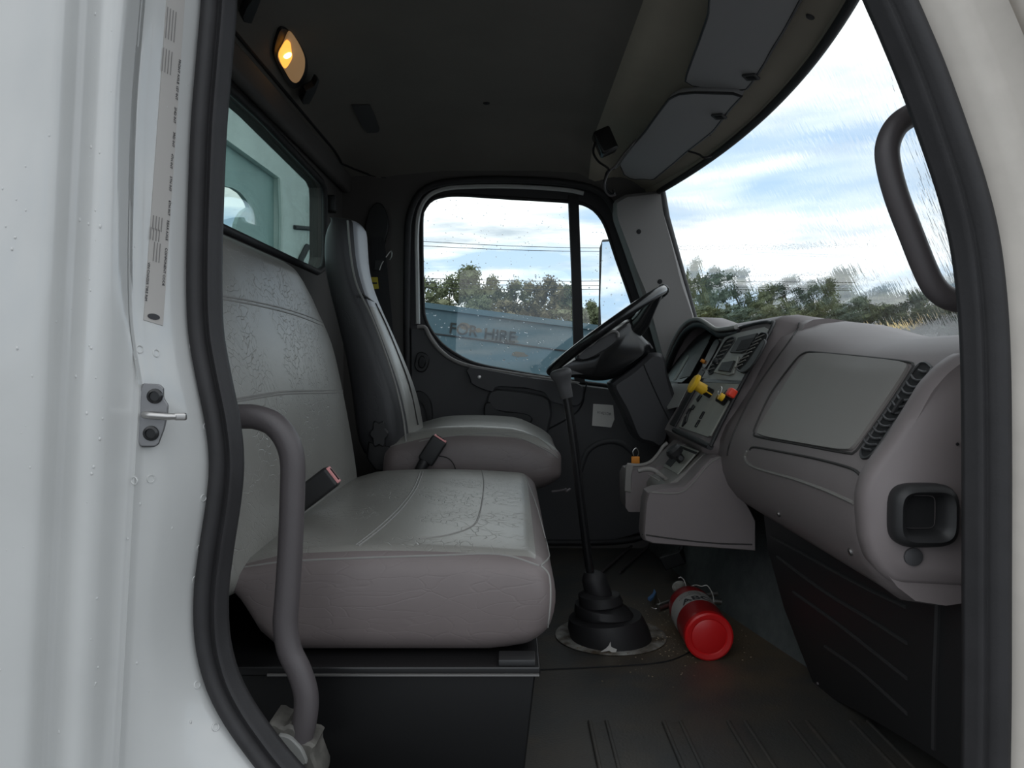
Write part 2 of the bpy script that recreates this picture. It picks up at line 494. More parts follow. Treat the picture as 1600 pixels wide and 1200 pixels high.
def add_dust(m, c, rad, col):
    nt = m.node_tree; bs = nt.nodes['Principled BSDF']; N = nt.nodes.new; L = nt.links.new
    src = bs.inputs['Base Color'].links[0].from_socket
    tc = N('ShaderNodeTexCoord'); d = N('ShaderNodeVectorMath'); d.operation = 'DISTANCE'; d.inputs[1].default_value = c; L(tc.outputs['Object'], d.inputs[0])
    n = N('ShaderNodeTexNoise'); n.inputs['Scale'].default_value = 11; n.inputs['Detail'].default_value = 8; L(tc.outputs['Object'], n.inputs['Vector'])
    r = N('ShaderNodeMapRange'); r.inputs['From Min'].default_value = rad; r.inputs['From Max'].default_value = 0.0; r.inputs['To Min'].default_value = -0.55; r.inputs['To Max'].default_value = 0.30
    L(d.outputs['Value'], r.inputs['Value'])
    a = N('ShaderNodeMath'); a.operation = 'ADD'; a.use_clamp = True; L(r.outputs[0], a.inputs[0]); L(n.outputs['Fac'], a.inputs[1])
    mx = N('ShaderNodeMixRGB'); mx.inputs[2].default_value = col; L(a.outputs[0], mx.inputs[0]); L(src, mx.inputs[1]); L(mx.outputs[0], bs.inputs['Base Color'])
add_dust(M['floor_mat'], (0.50, 1.98, 0), 0.46, (0.17, 0.12, 0.07, 1))
mat('sound_mat', (0.085, 0.095, 0.095), 0.85, bump=0.6, bscale=160, var=0.15, vscale=30)
mat('box_black', (0.007, 0.007, 0.0075), 0.36, bump=0.03, bscale=60)
mat('handle_grey', (0.075, 0.066, 0.069), 0.48, bump=0.12, bscale=300, var=0.06)
mat('steel', (0.45, 0.44, 0.43), 0.35, metal=1.0, bump=0.05, bscale=80)
mat('striker_plate', (0.22, 0.22, 0.225), 0.4, metal=0.7, bump=0.1, bscale=80)
mat('chrome', (0.7, 0.7, 0.7), 0.15, metal=1.0)
mat('red', (0.60, 0.010, 0.012), 0.35, bump=0.03, bscale=30)
mat('red_metal', (0.33, 0.016, 0.018), 0.32)
mat('pink_red', (0.75, 0.30, 0.30), 0.5)
mat('yellow', (0.78, 0.47, 0.02), 0.4)
mat('yellow_label', (0.55, 0.45, 0.04), 0.6)
mat('orange', (0.72, 0.25, 0.02), 0.5)
mat('mount_metal', (0.10, 0.095, 0.085), 0.7, var=0.3, vscale=30, bump=0.3, bscale=60)
mat('mount_plate', (0.22, 0.22, 0.21), 0.5)
mat('rib', (0.030, 0.029, 0.030), 0.6)
mat('red_orange', (0.75, 0.05, 0.02), 0.4)
mat('label_grey', (0.42, 0.40, 0.38), 0.6)
mat('paper', (0.62, 0.60, 0.57), 0.8)
mat('print', (0.04, 0.04, 0.045), 0.7)
mat('faint_print', (0.22, 0.21, 0.205), 0.7)
mat('ring_plate', (0.46, 0.45, 0.42), 0.6, metal=0.3, col2=(0.10, 0.075, 0.05), vscale=22, bump=0.2, bscale=60)
mat('webbing', (0.022, 0.022, 0.024), 0.8, bump=0.4, bscale=300, bstretch=(1, 1, 0.1))
mat('blue_wrap', (0.10, 0.26, 0.55), 0.4)
mat('dust', (0.30, 0.24, 0.17), 0.9)
mat('lcd', (0.008, 0.008, 0.009), 0.35)
mat('gauge', (0.05, 0.05, 0.05), 0.5)
mat('dumpster_blue', srgb(84, 112, 124)[:3], 0.55, col2=srgb(70, 96, 107)[:3], vscale=1.3, detail=9, bump=0.1, bscale=12)
mat('faded_letter', srgb(52, 54, 54)[:3], 0.8)
mat('letter_patch', srgb(92, 100, 102)[:3], 0.8)
mat('rust', srgb(100, 94, 84)[:3], 0.9)
mat('bulkhead_teal', srgb(160, 186, 184)[:3], 0.55, var=0.08, vscale=2)
mat('bulkhead_light', srgb(222, 232, 228)[:3], 0.5, var=0.08, vscale=3)
mat('tarmac', (0.10, 0.10, 0.10), 0.6, var=0.2, vscale=0.4)
mat('straw', srgb(214, 186, 120)[:3], 0.9, var=0.15, vscale=0.3)
mat('bark', (0.06, 0.045, 0.035), 0.9)
mat('leaf_green', srgb(112, 124, 88)[:3], 0.8, col2=srgb(95, 101, 78)[:3], vscale=0.5)
mat('leaf_olive', srgb(126, 130, 98)[:3], 0.8, col2=srgb(103, 106, 80)[:3], vscale=0.5)
mat('leaf_brown', srgb(124, 120, 90)[:3], 0.8, col2=srgb(108, 98, 74)[:3], vscale=0.5)
mat('leaf_blue', srgb(104, 122, 108)[:3], 0.8, col2=srgb(85, 100, 88)[:3], vscale=0.5)
pane_mat('side_glass', (0.95, 0.97, 0.96), 0.05)
pane_mat('rear_glass', (0.72, 0.81, 0.785), 0.08)
pane_mat('wind_glass', (0.93, 0.96, 0.96), 0.05, wet=0.75, scale=40, stretch=(1, 1.6, 0.30), ior=1.010, bstr=0.7)
pane_mat('cluster_glass', (0.8, 0.8, 0.8), 0.12)
# ================================================================ the setting
def grid_vf(fn, nu, nv):
    v = [fn(i / nu, j / nv) for j in range(nv + 1) for i in range(nu + 1)]
    f = [(j * (nu + 1) + i, j * (nu + 1) + i + 1, (j + 1) * (nu + 1) + i + 1, (j + 1) * (nu + 1) + i) for j in range(nv) for i in range(nu)]
    return v, f
def slab_vf(fn, nu, nv, off):
    """closed sheet: fn and fn + off"""
    v, f = grid_vf(fn, nu, nv); v = [Vector(p) for p in v]; n = len(v); off = Vector(off)
    v2 = v + [p + off for p in v]; f2 = list(f) + [tuple(n + i for i in reversed(q)) for q in f]
    def id(i, j): return j * (nu + 1) + i
    loop = [id(i, 0) for i in range(nu)] + [id(nu, j) for j in range(nv)] + [id(i, nv) for i in range(nu, 0, -1)] + [id(0, j) for j in range(nv, 0, -1)]
    for a, b in zip(loop, loop[1:] + loop[:1]): f2.append((a, n + a, n + b, b))
    return v2, f2

# ---- floor and toe board
toe = [(0.87, 0.98), (0.80, 1.2), (0.74, 1.4), (0.70, 1.6), (0.66, 1.79), (0.58, 2.17), (0.50, 2.92)]
def toe_x(y): return interp([(b, a) for a, b in toe], y)[0]
v, f = slab_vf(lambda u, w: Vector((-0.64 + u * (toe_x(0.98 + w * 1.94) + 0.64 + 0.01), 0.98 + w * 1.94, 0)), 10, 16, (0, 0, -0.04))
floor = mk('floor', v, f, M['floor_mat'], smooth=False); tag(floor, 'worn black rubber floor mat of the truck cab', kind='structure')
for k, px in enumerate((940, 1060, 1165, 1265, 1365)):
    x = PZ(px, 1152, 0).x
    b = MB()
    for dx in (-0.016, 0.016):
        v, f = rbox_vf(x + dx - 0.004, x + dx + 0.004, 1.02, 1.49, -0.002, 0.006, 0.003, 2); b.add(v, f)
    v, f = rbox_vf(x - 0.014, x + 0.014, 1.02, 1.485, -0.002, 0.003, 0.002, 2); b.add(v, f)
    b.build('mat_ridge', M['floor_mat'], floor)
ed = [PZ(838, 1047, 0.001), PZ(950, 1042, 0.001), PZ(1040, 1034, 0.001), PZ(1085, 1015, 0.001)]
tube('mat_seam', catmull(ed, 6), 0.0022, M['void'], floor, seg=6, flat=0.6)
v, f = slab_vf(lambda u, w: Vector((toe_x(0.98 + w * 1.94) + u * 0.16, 0.98 + w * 1.94, 0.60 * u)), 4, 16, (0.03, 0, -0.02))
fw = mk('wall_front', v, f, M['sound_mat'], smooth=False); tag(fw, 'grey felt toe board under the dashboard', kind='structure')

# ---- ceiling
ZC = [(-0.64, 1.37), (-0.60, 1.405), (-0.53, 1.445), (-0.42, 1.475), (-0.25, 1.49), (0.1, 1.49), (0.2, 1.485), (0.24, 1.484), (0.265, 1.472), (0.285, 1.455), (0.305, 1.445),
      (0.36, 1.435), (0.40, 1.425), (0.48, 1.39), (0.56, 1.345), (0.60, 1.325), (0.63, 1.315)]
def xf(y): return 0.63 - 0.115 * ((y - 1.95) / 0.87) ** 2
def ceil_pt(x, y):
    z = interp(ZC, x)[0]
    t = max(0, (abs(y - 1.95) / 0.97 - 0.72) / 0.28)
    z -= 0.12 * t * t * (1 - smooth01((x - 0.25) / 0.35)) * (1 - 0.6 * smooth01((-0.45 - x) / 0.17))
    if x > 0.3: x = 0.3 + (x - 0.3) * ((xf(y) - 0.3) / 0.33)
    return Vector((x, y, z))
xs = [-0.64, -0.62, -0.60, -0.57, -0.53, -0.48, -0.42, -0.35, -0.25, -0.1, 0.05, 0.1, 0.15, 0.2, 0.24, 0.28, 0.305, 0.33, 0.36, 0.40, 0.44, 0.48, 0.52, 0.56, 0.60, 0.63]
v, f = slab_vf(lambda u, w: ceil_pt(xs[min(len(xs) - 1, round(u * (len(xs) - 1)))], 0.98 + w * 1.94), len(xs) - 1, 40, (0, 0, 0.06))
ceiling = mk('ceiling', v, f, M['headliner'], angle=70); ceiling.data.materials.append(M['overhead_panel_lit'])
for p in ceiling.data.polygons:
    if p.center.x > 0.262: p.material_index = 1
tag(ceiling, 'dark fabric headliner of the cab', kind='structure')
tube('seam_bead', [ceil_pt(-0.60, 1.0 + i * 0.05) + Vector((0.0, 0, -0.002)) for i in range(37)] + [ceil_pt(-0.57, 2.86), ceil_pt(-0.52, 2.895)] +
     [ceil_pt(-0.45 + i * 0.05, 2.905) for i in range(16)], 0.004, M['void'], ceiling, seg=6)

# ---- back wall with the rear window
def rect_ring(inner, c, a0, a1, b0, b1, axes):
    """points on a rectangle matching the inner loop by angle"""
    out = []
    for p in inner:
        da = p[axes[0]] - c[0]; db = p[axes[1]] - c[1]
        s = 1e9
        if da > 1e-9: s = min(s, (a1 - c[0]) / da)
        if da < -1e-9: s = min(s, (a0 - c[0]) / da)
        if db > 1e-9: s = min(s, (b1 - c[1]) / db)
        if db < -1e-9: s = min(s, (b0 - c[1]) / db)
        q = Vector(p); q[axes[0]] = c[0] + da * s; q[axes[1]] = c[1] + db * s; out.append(q)
    return out
def with_corners(inner, c, a0, a1, b0, b1, axes):
    """insert the four corner directions in the loop so that the rectangle keeps its corners"""
    pts = [Vector(p) for p in inner]; n = len(pts); res = []
    ang = lambda p: math.atan2(p[axes[1]] - c[1], p[axes[0]] - c[0])
    cors = [math.atan2(b - c[1], a - c[0]) for a in (a0, a1) for b in (b0, b1)]
    for i in range(n):
        p, q = pts[i], pts[(i + 1) % n]; res.append(p)
        A = ang(p); B = ang(q); d = (B - A + math.pi) % (2 * math.pi) - math.pi
        ins = []
        for k in cors:
            e = (k - A + math.pi) % (2 * math.pi) - math.pi
            if d and 0 < e / d < 1:
                kx, kz = math.cos(k), math.sin(k); px, pz = p[axes[0]] - c[0], p[axes[1]] - c[1]; ex, ez = q[axes[0]] - p[axes[0]], q[axes[1]] - p[axes[1]]
                ins.append(-(px * kz - pz * kx) / (ex * kz - ez * kx))
        for t in sorted(ins): res.append(p.lerp(q, t))
    return res
XB = -0.62
rw = [PX(505, 300, XB), PX(507, 330, XB), PX(503, 405, XB), PX(496, 428, XB), PX(470, 412, XB), PX(345, 352, XB)]
zt, zb = 1.282, 0.975
rw = [Vector((XB, 2.52, zb)), Vector((XB, 2.59, zb + 0.02)), Vector((XB, 2.62, zb + 0.06)), Vector((XB, 2.625, zt - 0.05)), Vector((XB, 2.615, zt - 0.02)), Vector((XB, 2.58, zt - 0.008)),
      Vector((XB, 1.95, zt + 0.01)), Vector((XB, 1.36, zt)), Vector((XB, 1.29, zt - 0.02)), Vector((XB, 1.27, zt - 0.07)), Vector((XB, 1.27, zb + 0.06)), Vector((XB, 1.30, zb + 0.02)), Vector((XB, 1.36, zb)), Vector((XB, 1.95, zb))]
rin = with_corners(rw, (1.95, 1.11), 0.96, 2.93, -0.02, 1.40, (1, 2))
v, f = plate_hole_vf(rect_ring(rin, (1.95, 1.11), 0.96, 2.93, -0.02, 1.40, (1, 2)), rin, (-0.05, 0, 0))
wb = mk('wall_back', v, f, M['wall_trim'], smooth=False); tag(wb, 'dark trim panel behind the seats', kind='structure')
win2 = mk('window_2', *prism_vf([p + Vector((-0.022, 0, 0)) for p in rw], (-0.005, 0, 0)), M['rear_glass'], smooth=False)
tag(win2, 'green tinted rear window of the cab', kind='structure')
tube('rear_gasket', resample(rw, 90), 0.011, M['rubber'], win2, seg=8, closed=True)
# trim ledge over the rear window
mk('trim_1', *rbox_vf(XB, XB + 0.035, 1.0, 2.9, 1.303, 1.375, 0.015, 3), M['wall_trim']); tag(bpy.data.objects['trim_1'], 'moulded trim above the rear window', kind='structure')
rbox('latch', XB + 0.0, XB + 0.03, 2.64, 2.68, 1.19, 1.245, 0.006, M['black_plastic'], win2)

# ---- left wall (driver side) with the door opening
YW = 2.90
dop = [(640, 650), (638, 600), (636, 500), (637, 370), (641, 335), (652, 308), (670, 293), (700, 285), (760, 281), (820, 282), (880, 286), (925, 295), (948, 310), (962, 335),
       (985, 390), (1005, 440), (1025, 500), (1040, 560), (1050, 620), (1052, 700), (1045, 780), (1020, 828), (960, 845), (800, 846), (690, 846), (655, 830), (643, 780), (640, 700)]
dopw = [P(a, b, YW) for a, b in dop]
def ray_to_loop(p, c, loop):
    """where the ray from c through p leaves a loop (x, z)"""
    d = Vector((p.x - c.x, p.z - c.z)).normalized(); best = None
    for a, b in zip(loop, loop[1:] + loop[:1]):
        e = Vector((b.x - a.x, b.z - a.z)); w = Vector((a.x - c.x, a.z - c.z)); den = d.x * e.y - d.y * e.x
        if abs(den) < 1e-12: continue
        t = (w.x * e.y - w.y * e.x) / den; s = (w.x * d.y - w.y * d.x) / den
        if t > 0 and -1e-6 <= s <= 1 + 1e-6 and (best is None or t > best): best = t
    return Vector((c.x + d.x * best, p.y, c.z + d.y * best))
cW = Vector((0.05, YW, 0.75))
wl_out = [Vector((a, YW, b)) for a, b in ((-0.64, -0.02), (0.72, -0.02), (0.72, 0.62), (0.655, 0.80), (0.60, 1.03), (0.535, 1.27), (0.50, 1.33), (0.40, 1.40), (-0.64, 1.40))]
din = resample(catmull(dopw, 4, True), 400)
v, f = plate_hole_vf([ray_to_loop(p, cW, wl_out) for p in din], din, (0, 0.05, 0))
wl = mk('wall_left', v, f, M['wall_trim'], smooth=False); tag(wl, 'driver side cab wall around the door', kind='structure')
se = resample(catmull(dopw, 6, True), 130)
tube('door_seal', [p + Vector((0, -0.008, 0)) for p in se], 0.013, M['rubber'], wl, seg=8, closed=True)

door = thing('door_1', 'dark grey driver door with window and moulded panel', 'door', (0.1, 2.95, 0.0)); del door['category']; door['kind'] = 'structure'
gl = [(666, 500), (662, 470), (660, 350), (664, 328), (674, 314), (690, 308), (720, 306), (800, 311), (895, 317), (922, 325), (938, 341), (948, 362), (962, 405), (985, 470), (1003, 530), (1012, 590),
      (1005, 606), (960, 603), (880, 593), (800, 580), (740, 567), (700, 545), (680, 525)]
YG = 2.96
glw = [P(a, b, YG) for a, b in gl]
cg = Vector((0.1, YG, 0.9))
inr = resample(catmull(glw, 4, True), 120)
outl = [P(a, b, YG) for a, b in dop]
outr = [ray_to_loop(p, cg, outl) for p in inr]
outr = [cg + (p - cg) * 1.03 for p in outr]
v, f = plate_hole_vf([p + Vector((0, -0.015, 0)) for p in outr], [p + Vector((0, -0.015, 0)) for p in inr], (0, 0.035, 0))
mk('door_frame', v, f, M['door_trim_dark'], door, smooth=False)
wst = [(653, 506), (652, 440), (651, 370), (654, 335), (664, 312), (684, 298), (720, 292), (800, 291), (880, 296), (912, 302)]
tube('painted_edge', catmull([P(a, b, 2.915) for a, b in wst], 6), 0.0085, M['white_paint'], door, seg=6)
win1 = mk('window_1', *prism_vf([p + Vector((0, 0.0, 0)) for p in inr], (0, 0.004, 0)), M['side_glass'], smooth=False)
tag(win1, 'driver door window speckled with rain', kind='structure')
tube('glass_gasket', [p + Vector((0, -0.016, 0)) for p in inr], 0.006, M['rubber'], win1, seg=6, closed=True)
mul = [P(889, 300, 2.945), P(905, 300, 2.945), P(912, 400, 2.945), P(914, 600, 2.945), P(899, 600, 2.945), P(894, 450, 2.945)]
mul = [P(888, 305, 2.935), P(904, 305, 2.935), P(908, 420, 2.935), P(914, 598, 2.935), P(898, 598, 2.935), P(893, 420, 2.935)]
mk('mullion', *prism_vf(mul, (0, 0.03, 0)), M['rubber'], win1)
# rain drops on the driver window
rd = random.Random(3); b = MB()
for i in range(650):
    px = rd.uniform(660, 1000); py = rd.uniform(312, 600)
    if py > 590 - (800 - px) * 0.2 and px < 800: continue
    if px > 930 and py < 330 + (px - 930) * 2.4: continue
    if 884 < px < 918: continue
    p = P(px, py, YG - 0.0005); r = rd.choice([0.0011, 0.0015, 0.0020, 0.0027]) * (1.2 if py > 430 else 0.9)
    v, f = lathe_vf(p, (0, -1, 0), [(0, r), (r * 0.35, r * 0.8), (r * 0.55, r * 0.2)], seg=6); b.add(v, f)
m = bpy.data.materials.new('water_drop'); m.use_nodes = True; MATS['water_drop'] = m
bs = m.node_tree.nodes['Principled BSDF']; bs.inputs['Transmission Weight'].default_value = 0.9; bs.inputs['Roughness'].default_value = 0.03; bs.inputs['IOR'].default_value = 1.33
rdo = b.build('rain_drops', m); tag(rdo, 'rain drops clinging to the driver door window', 'rain', kind='stuff')

# door panel
pan = [(641, 512), (664, 508), (672, 522), (684, 540), (702, 557), (735, 573), (800, 585), (880, 598), (960, 608), (1012, 612), (1046, 600), (1052, 700), (1045, 780), (1020, 828), (960, 845), (690, 846), (655, 830), (645, 780), (642, 650)]
pw = [P(a, b, 2.885) for a, b in pan]
mk('door_panel', *prism_vf(resample(pw, 110), (0, 0.06, 0), 0.006), M['door_plastic'], door)
tube('belt_lip', catmull([P(a, b, 2.880) for a, b in [(652, 511), (664, 512), (672, 528), (686, 546), (705, 561), (737, 573), (800, 584), (880, 596), (905, 600)]], 6), 0.0075, M['pillar_trim'], door, seg=8)
DP = bpy.data.objects['door_panel']
def door_piece(name, pts, y, d, m, bev=0.004, parent=door, n=60):
    w = [P(a, b, y) for a, b in pts]
    return mk(name, *prism_vf(resample(catmull(w, 3, True), n), (0, d, 0), bev), m, parent)
door_piece('sill_trim', [(732, 574), (734, 590), (737, 600), (768, 612), (778, 603), (850, 612), (862, 628), (905, 634), (912, 610), (905, 600), (880, 597), (800, 585)], 2.862, 0.03, M['door_trim_dark'])
door_piece('armrest', [(775, 608), (850, 618), (862, 640), (860, 660), (845, 690), (775, 690), (758, 665), (760, 625)], 2.868, 0.03, M['door_plastic'], 0.008)
door_piece('release_handle', [(757, 632), (766, 629), (775, 640), (826, 648), (828, 662), (790, 664), (770, 668), (757, 655)], 2.855, 0.03, M['black_plastic'], 0.005)
door_piece('speaker_ring', [(648, 565), (652, 552), (660, 550), (669, 556), (670, 568), (664, 580), (654, 581), (648, 574)], 2.872, 0.02, M['black_plastic'], 0.004)
door_piece('speaker_dome', [(653, 566), (657, 556), (663, 558), (665, 567), (661, 575), (655, 574)], 2.868, 0.02, M['gloss_black'], 0.004)
v, f = lathe_vf(P(749, 589, 2.862), (0, -1, 0), [(0, 0.007), (0.003, 0.006), (0.0035, 0.003)], 14); mk('screw', v, f, M['steel'], door)
door_piece('grab_loop', [(650, 612), (660, 612), (672, 625), (676, 650), (672, 680), (664, 680), (667, 650), (660, 630), (652, 625)], 2.866, 0.03, M['black_plastic'], 0.004)
tube('door_gap', catmull([P(a, b, 2.884) for a, b in [(917, 598), (913, 615), (910, 630), (900, 645), (880, 658), (850, 674)]], 6), 0.003, M['void'], door, seg=6)
tube('wheel_arch_ridge', catmull([P(a, b, 2.888) for a, b in [(905, 740), (918, 705), (945, 690), (975, 695), (1000, 725), (1008, 770)]], 8), 0.012, M['door_plastic'], door, seg=8)
st = [(927, 631), (958, 633), (960, 655), (955, 668), (925, 665)]
stk = mk('notice_sticker', *prism_vf([P(a, b, 2.879) for a, b in st], (0, 0.0012, 0)), M['paper'], None, smooth=False)
tag(stk, 'small square paper sticker on the dark door panel below the steering wheel', 'sticker')
o = P(944, 646, 2.8785); ax = Vector((1, 0, -0.13)).normalized(); az = Vector((0, -1, 0)); ay = az.cross(ax)
text_obj('lettering', 'V1421DR', 0.0135, basis(o, ax, ay, az), M['print'], stk, 0.0002)
# sill strips on the far floor edge
thr = thing('door_sill', 'thin bright metal strips on the floor edge at the far door', 'sill', (0.4, 2.8, 0))
for a, b in (((940, 897), (1003, 842)), ((968, 897), (1018, 852))):
    tube('sill_strip', [PZ(a[0], a[1] - 3, 0.008), PZ(b[0], b[1] - 3, 0.008)], 0.0045, M['handle_grey'], thr, seg=6)

# ---- windshield
WT = lambda y: Vector((xf(y) + 0.004, y, 1.312 - 0.018 * ((y - 1.95) / 0.87) ** 2))
WB = lambda y: Vector((0.97 - 0.29 * ((y - 1.95) / 0.87) ** 2, y, 0.68))
v, f = grid_vf(lambda u, w: WT(1.06 + u * 1.78).lerp(WB(1.06 + u * 1.78), w), 24, 4)
wsh = mk('window_3', v, f, M['wind_glass']); tag(wsh, 'wet curved windshield', kind='structure')
sm = wsh.modifiers.new('glass', 'SOLIDIFY'); sm.thickness = 0.0  # single pane
wsh.modifiers.remove(sm)
gs = [WT(1.08 + i * 0.04) + Vector((-0.004, 0, -0.004)) for i in range(44)]
gs += [P(1035, 300, 2.83), P(1042, 340, 2.83), P(1085, 497, 2.83), P(1092, 525, 2.83)]
tube('windshield_gasket', gs, 0.0105, M['rubber'], wsh, seg=8)
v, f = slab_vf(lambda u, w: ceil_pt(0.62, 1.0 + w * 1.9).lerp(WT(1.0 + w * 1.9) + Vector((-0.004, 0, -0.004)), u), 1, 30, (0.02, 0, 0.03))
hdr = mk('trim_6', v, f, M['overhead_panel_lit'], angle=70); tag(hdr, 'roof header lip along the top of the windshield', kind='structure')
# A pillar trim, driver side (surface turned slightly to the cab)
ap = [(962, 312), (978, 303), (1005, 300), (1032, 296), (1037, 330), (1060, 408), (1087, 500), (1078, 560), (1062, 620), (1045, 620), (1036, 560), (1020, 505), (1000, 445), (978, 380), (962, 335)]
apw = []
for a, b in ap:
    p = P(a, b, 2.80)
    apw.append(p)
t2 = mk('trim_2', *prism_vf(resample(apw, 80), (0, 0.10, 0), 0.012), M['pillar_trim']); tag(t2, 'grey moulded windshield pillar trim beside the driver window', kind='structure')
for a, b in ((998, 362), (1031, 440)):
    v, f = lathe_vf(P(a, b, 2.801), (0, -1, 0), [(0, 0.0085), (0.002, 0.0085), (0.0025, 0.004)], 16); mk('screw_hole', v, f, M['void'], t2)
# near A pillar inside trim, behind the seal
v, f = prism_vf([Vector((0.555, 1.0, 1.36)), Vector((0.60, 1.0, 1.36)), Vector((0.80, 1.0, 0.70)), Vector((0.72, 1.0, 0.70))], (0, 0.05, 0)); t3 = mk('trim_3', v, f, M['pillar_trim'], smooth=False)
tag(t3, 'windshield pillar trim on the passenger side', kind='structure')
# cab end in front of the pillar so that no daylight leaks past the dashboard
v, f = rbox_vf(0.70, 1.0, 0.97, 1.0, -0.05, 0.70, 0.004, 1); wf = mk('wall_front', v, f, M['wall_trim'], smooth=False); tag(wf, 'cowl side panel on the passenger side', kind='structure')
v, f = rbox_vf(0.70, 1.0, 2.90, 2.93, -0.05, 0.70, 0.004, 1); wf = mk('wall_front', v, f, M['wall_trim'], smooth=False); tag(wf, 'cowl side panel on the driver side', kind='structure')

# ---- near side: painted door jamb and the rubber door seal
YS = 0.95
sealc = [(338, -100), (338, 0), (330, 100), (322, 200), (317, 330), (315, 440), (318, 520), (330, 590), (344, 660), (350, 720), (346, 780), (334, 860), (326, 930), (328, 1000), (342, 1060), (366, 1110), (400, 1160), (440, 1210), (500, 1270), (600, 1320), (800, 1345),
         (1100, 1350), (1400, 1350), (1500, 1325), (1540, 1260), (1547, 1150), (1548, 900), (1548, 700), (1546, 560), (1540, 460), (1528, 370), (1508, 290), (1478, 200), (1447, 115), (1420, 50), (1398, 0), (1340, -120), (1270, -190), (1180, -220), (800, -225), (450, -222), (370, -200), (342, -160)]
sc = resample(catmull([P(a, b, YS) for a, b in sealc], 6, True), 260)
n = len(sc); cenS = Vector((0.15, YS, 0.65)); rg = []
# section across the seal: u > 0 outwards on the jamb, w towards the viewer; two lobes and a lip
sec = [(0.025, 0.012), (0.023, -0.004), (0.017, -0.013), (0.008, -0.016), (-0.001, -0.012), (-0.004, -0.004), (-0.007, -0.003), (-0.010, -0.009), (-0.016, -0.012), (-0.021, -0.008), (-0.023, 0.004), (-0.026, 0.006), (-0.027, 0.010), (-0.026, 0.016), (-0.018, 0.020), (0.0, 0.02)]
for i in range(n):
    t = (sc[(i + 1) % n] - sc[i - 1]).normalized(); o = Vector((t.z, 0, -t.x))
    if o.dot(sc[i] - cenS) < 0: o = -o
    wd = 0.74 + 0.28 * smooth01((sc[i].x - 0.2) / 0.3)
    rg.append([sc[i] + o * (a * wd) + Vector((0, b, 0)) for a, b in sec])
v, f = rings(rg, True)
seal = mk('trim_4', v, f, M['rubber'], angle=60); tag(seal, 'black rubber door seal around the passenger door opening', kind='structure')
# where the seal's outer edge is, by height
oute = [r[0] for r in rg]
def edge_x(z, side):
    best = None
    for a, b in zip(oute, oute[1:] + oute[:1]):
        if (a.z - z) * (b.z - z) <= 0 and abs(a.z - b.z) > 1e-9:
            x = a.x + (b.x - a.x) * (z - a.z) / (b.z - a.z)
            if (x - 0.15) * side > 0 and (best is None or (x - best) * side > 0): best = x
    return best
LP = [(-1000, .80), (30, .801), (58, .803), (68, .806), (78, .812), (92, .827), (104, .833), (116, .829), (130, .822), (146, .821), (160, .826), (175, .836), (195, .852), (212, .862), (219, .858), (226, .866), (232, .870), (300, .896), (480, .93), (900, .95)]
zs = [-0.022 + 1.315 * i / 60 for i in range(61)]
zs = [z for z in zs if edge_x(z, -1) is not None and edge_x(z, 1) is not None]
pxs = [-1000, -700, -400, -250, -100, 0, 30, 45, 55, 62, 69, 76, 84, 92, 100, 108, 116, 124, 132, 142, 152, 162, 172, 180, 188, 196, 204, 210, 218, 226, 232]
rows = []
for z in zs:
    lean = 0.07 * ((565 - (z - CAM_Z) * F / .88) - 600); ex = edge_x(z, -1) + 0.004; r = []
    for q in pxs:
        y = interp(LP, q)[0]; x = (q - lean - 800) / F * y; r.append(Vector((min(x, ex - 0.03), y, z)))
    yl = interp(LP, 232)[0]
    for k in range(1, 6): r.append(Vector((r[len(pxs) - 1].x + (ex - r[len(pxs) - 1].x) * k / 5, yl + (0.948 - yl) * (k / 5) ** 1.3, z)))
    rows.append(r)
v, f = rings(rows, False, False, closed_ring=False)
# returns in the solid: a back sheet
n0 = len(v); back = [Vector(p) + Vector((0, 0.03, 0)) for p in v]
f = list(f) + [tuple(n0 + i for i in reversed(q)) for q in f]
jl = mk('wall_right', list(v) + back, f, M['white_paint'], angle=75, recalc=False)
tag(jl, 'white painted door jamb with folded steel edges behind the door opening', kind='structure')
RPf = [(0, .949), (0.008, .944), (0.02, .936), (0.036, .93), (0.046, .934), (0.055, .93), (0.075, .918), (0.080, .912), (0.084, .938), (0.088, .942), (0.093, .912), (0.112, .900), (0.125, .905), (0.145, .905), (0.165, .92), (0.25, .95), (0.5, .95)]
rows = []
for z in zs:
    ex = edge_x(z, 1) - 0.004
    rows.append([Vector((ex + a, b, z)) for a, b in RPf])
v, f = rings(rows, False, False, closed_ring=False); n0 = len(v); back = [Vector(p) + Vector((0, 0.03, 0)) for p in v]
f = list(f) + [tuple(n0 + i for i in reversed(q)) for q in f]
jr = mk('wall_right', list(v) + back, f, M['dirty_white_paint'], angle=75, recalc=False)
tag(jr, 'dirty cream white windshield pillar jamb in front of the door opening', kind='structure')
for nm, z0, z1 in (('sill', -0.9, zs[0]), ('roof edge', zs[-1], 1.50)):
    v, f = rbox_vf(-1.25, 1.25, 0.90, 0.985, z0, z1, 0.01, 2)
    if nm == 'sill': v, f = rbox_vf(-1.25, 1.25, 0.955, 0.99, z0, z1, 0.01, 2)
    o = mk('wall_right', v, f, M['white_paint'], angle=50); tag(o, 'white painted %s of the cab body' % nm, kind='structure')
# outer body skin
v, f = rbox_vf(-1.3, XB - 0.06, 0.80, 0.97, -0.9, -0.02, 0.02, 2)
# second rubber strip on the outer pillar edge
pa = []
for z in zs:
    if z > 0.1: pa.append(Vector((edge_x(z, 1) - 0.004 + 0.128, 0.90, z)))
op = tube('trim_5', pa, 0.022, M['rubber'], seg=12); tag(op, 'black rubber strip on the outer edge of the pillar, top right', kind='structure')
pa = [Vector((edge_x(z, 1) - 0.004 + 0.086 + 0.001 * math.sin(z * 60), 0.9345, z)) for z in zs if z > 0.35]
tube('crease_dirt', pa, 0.0022, M['dust'], jr, seg=6)  # thin brown line of dirt along the pillar crease
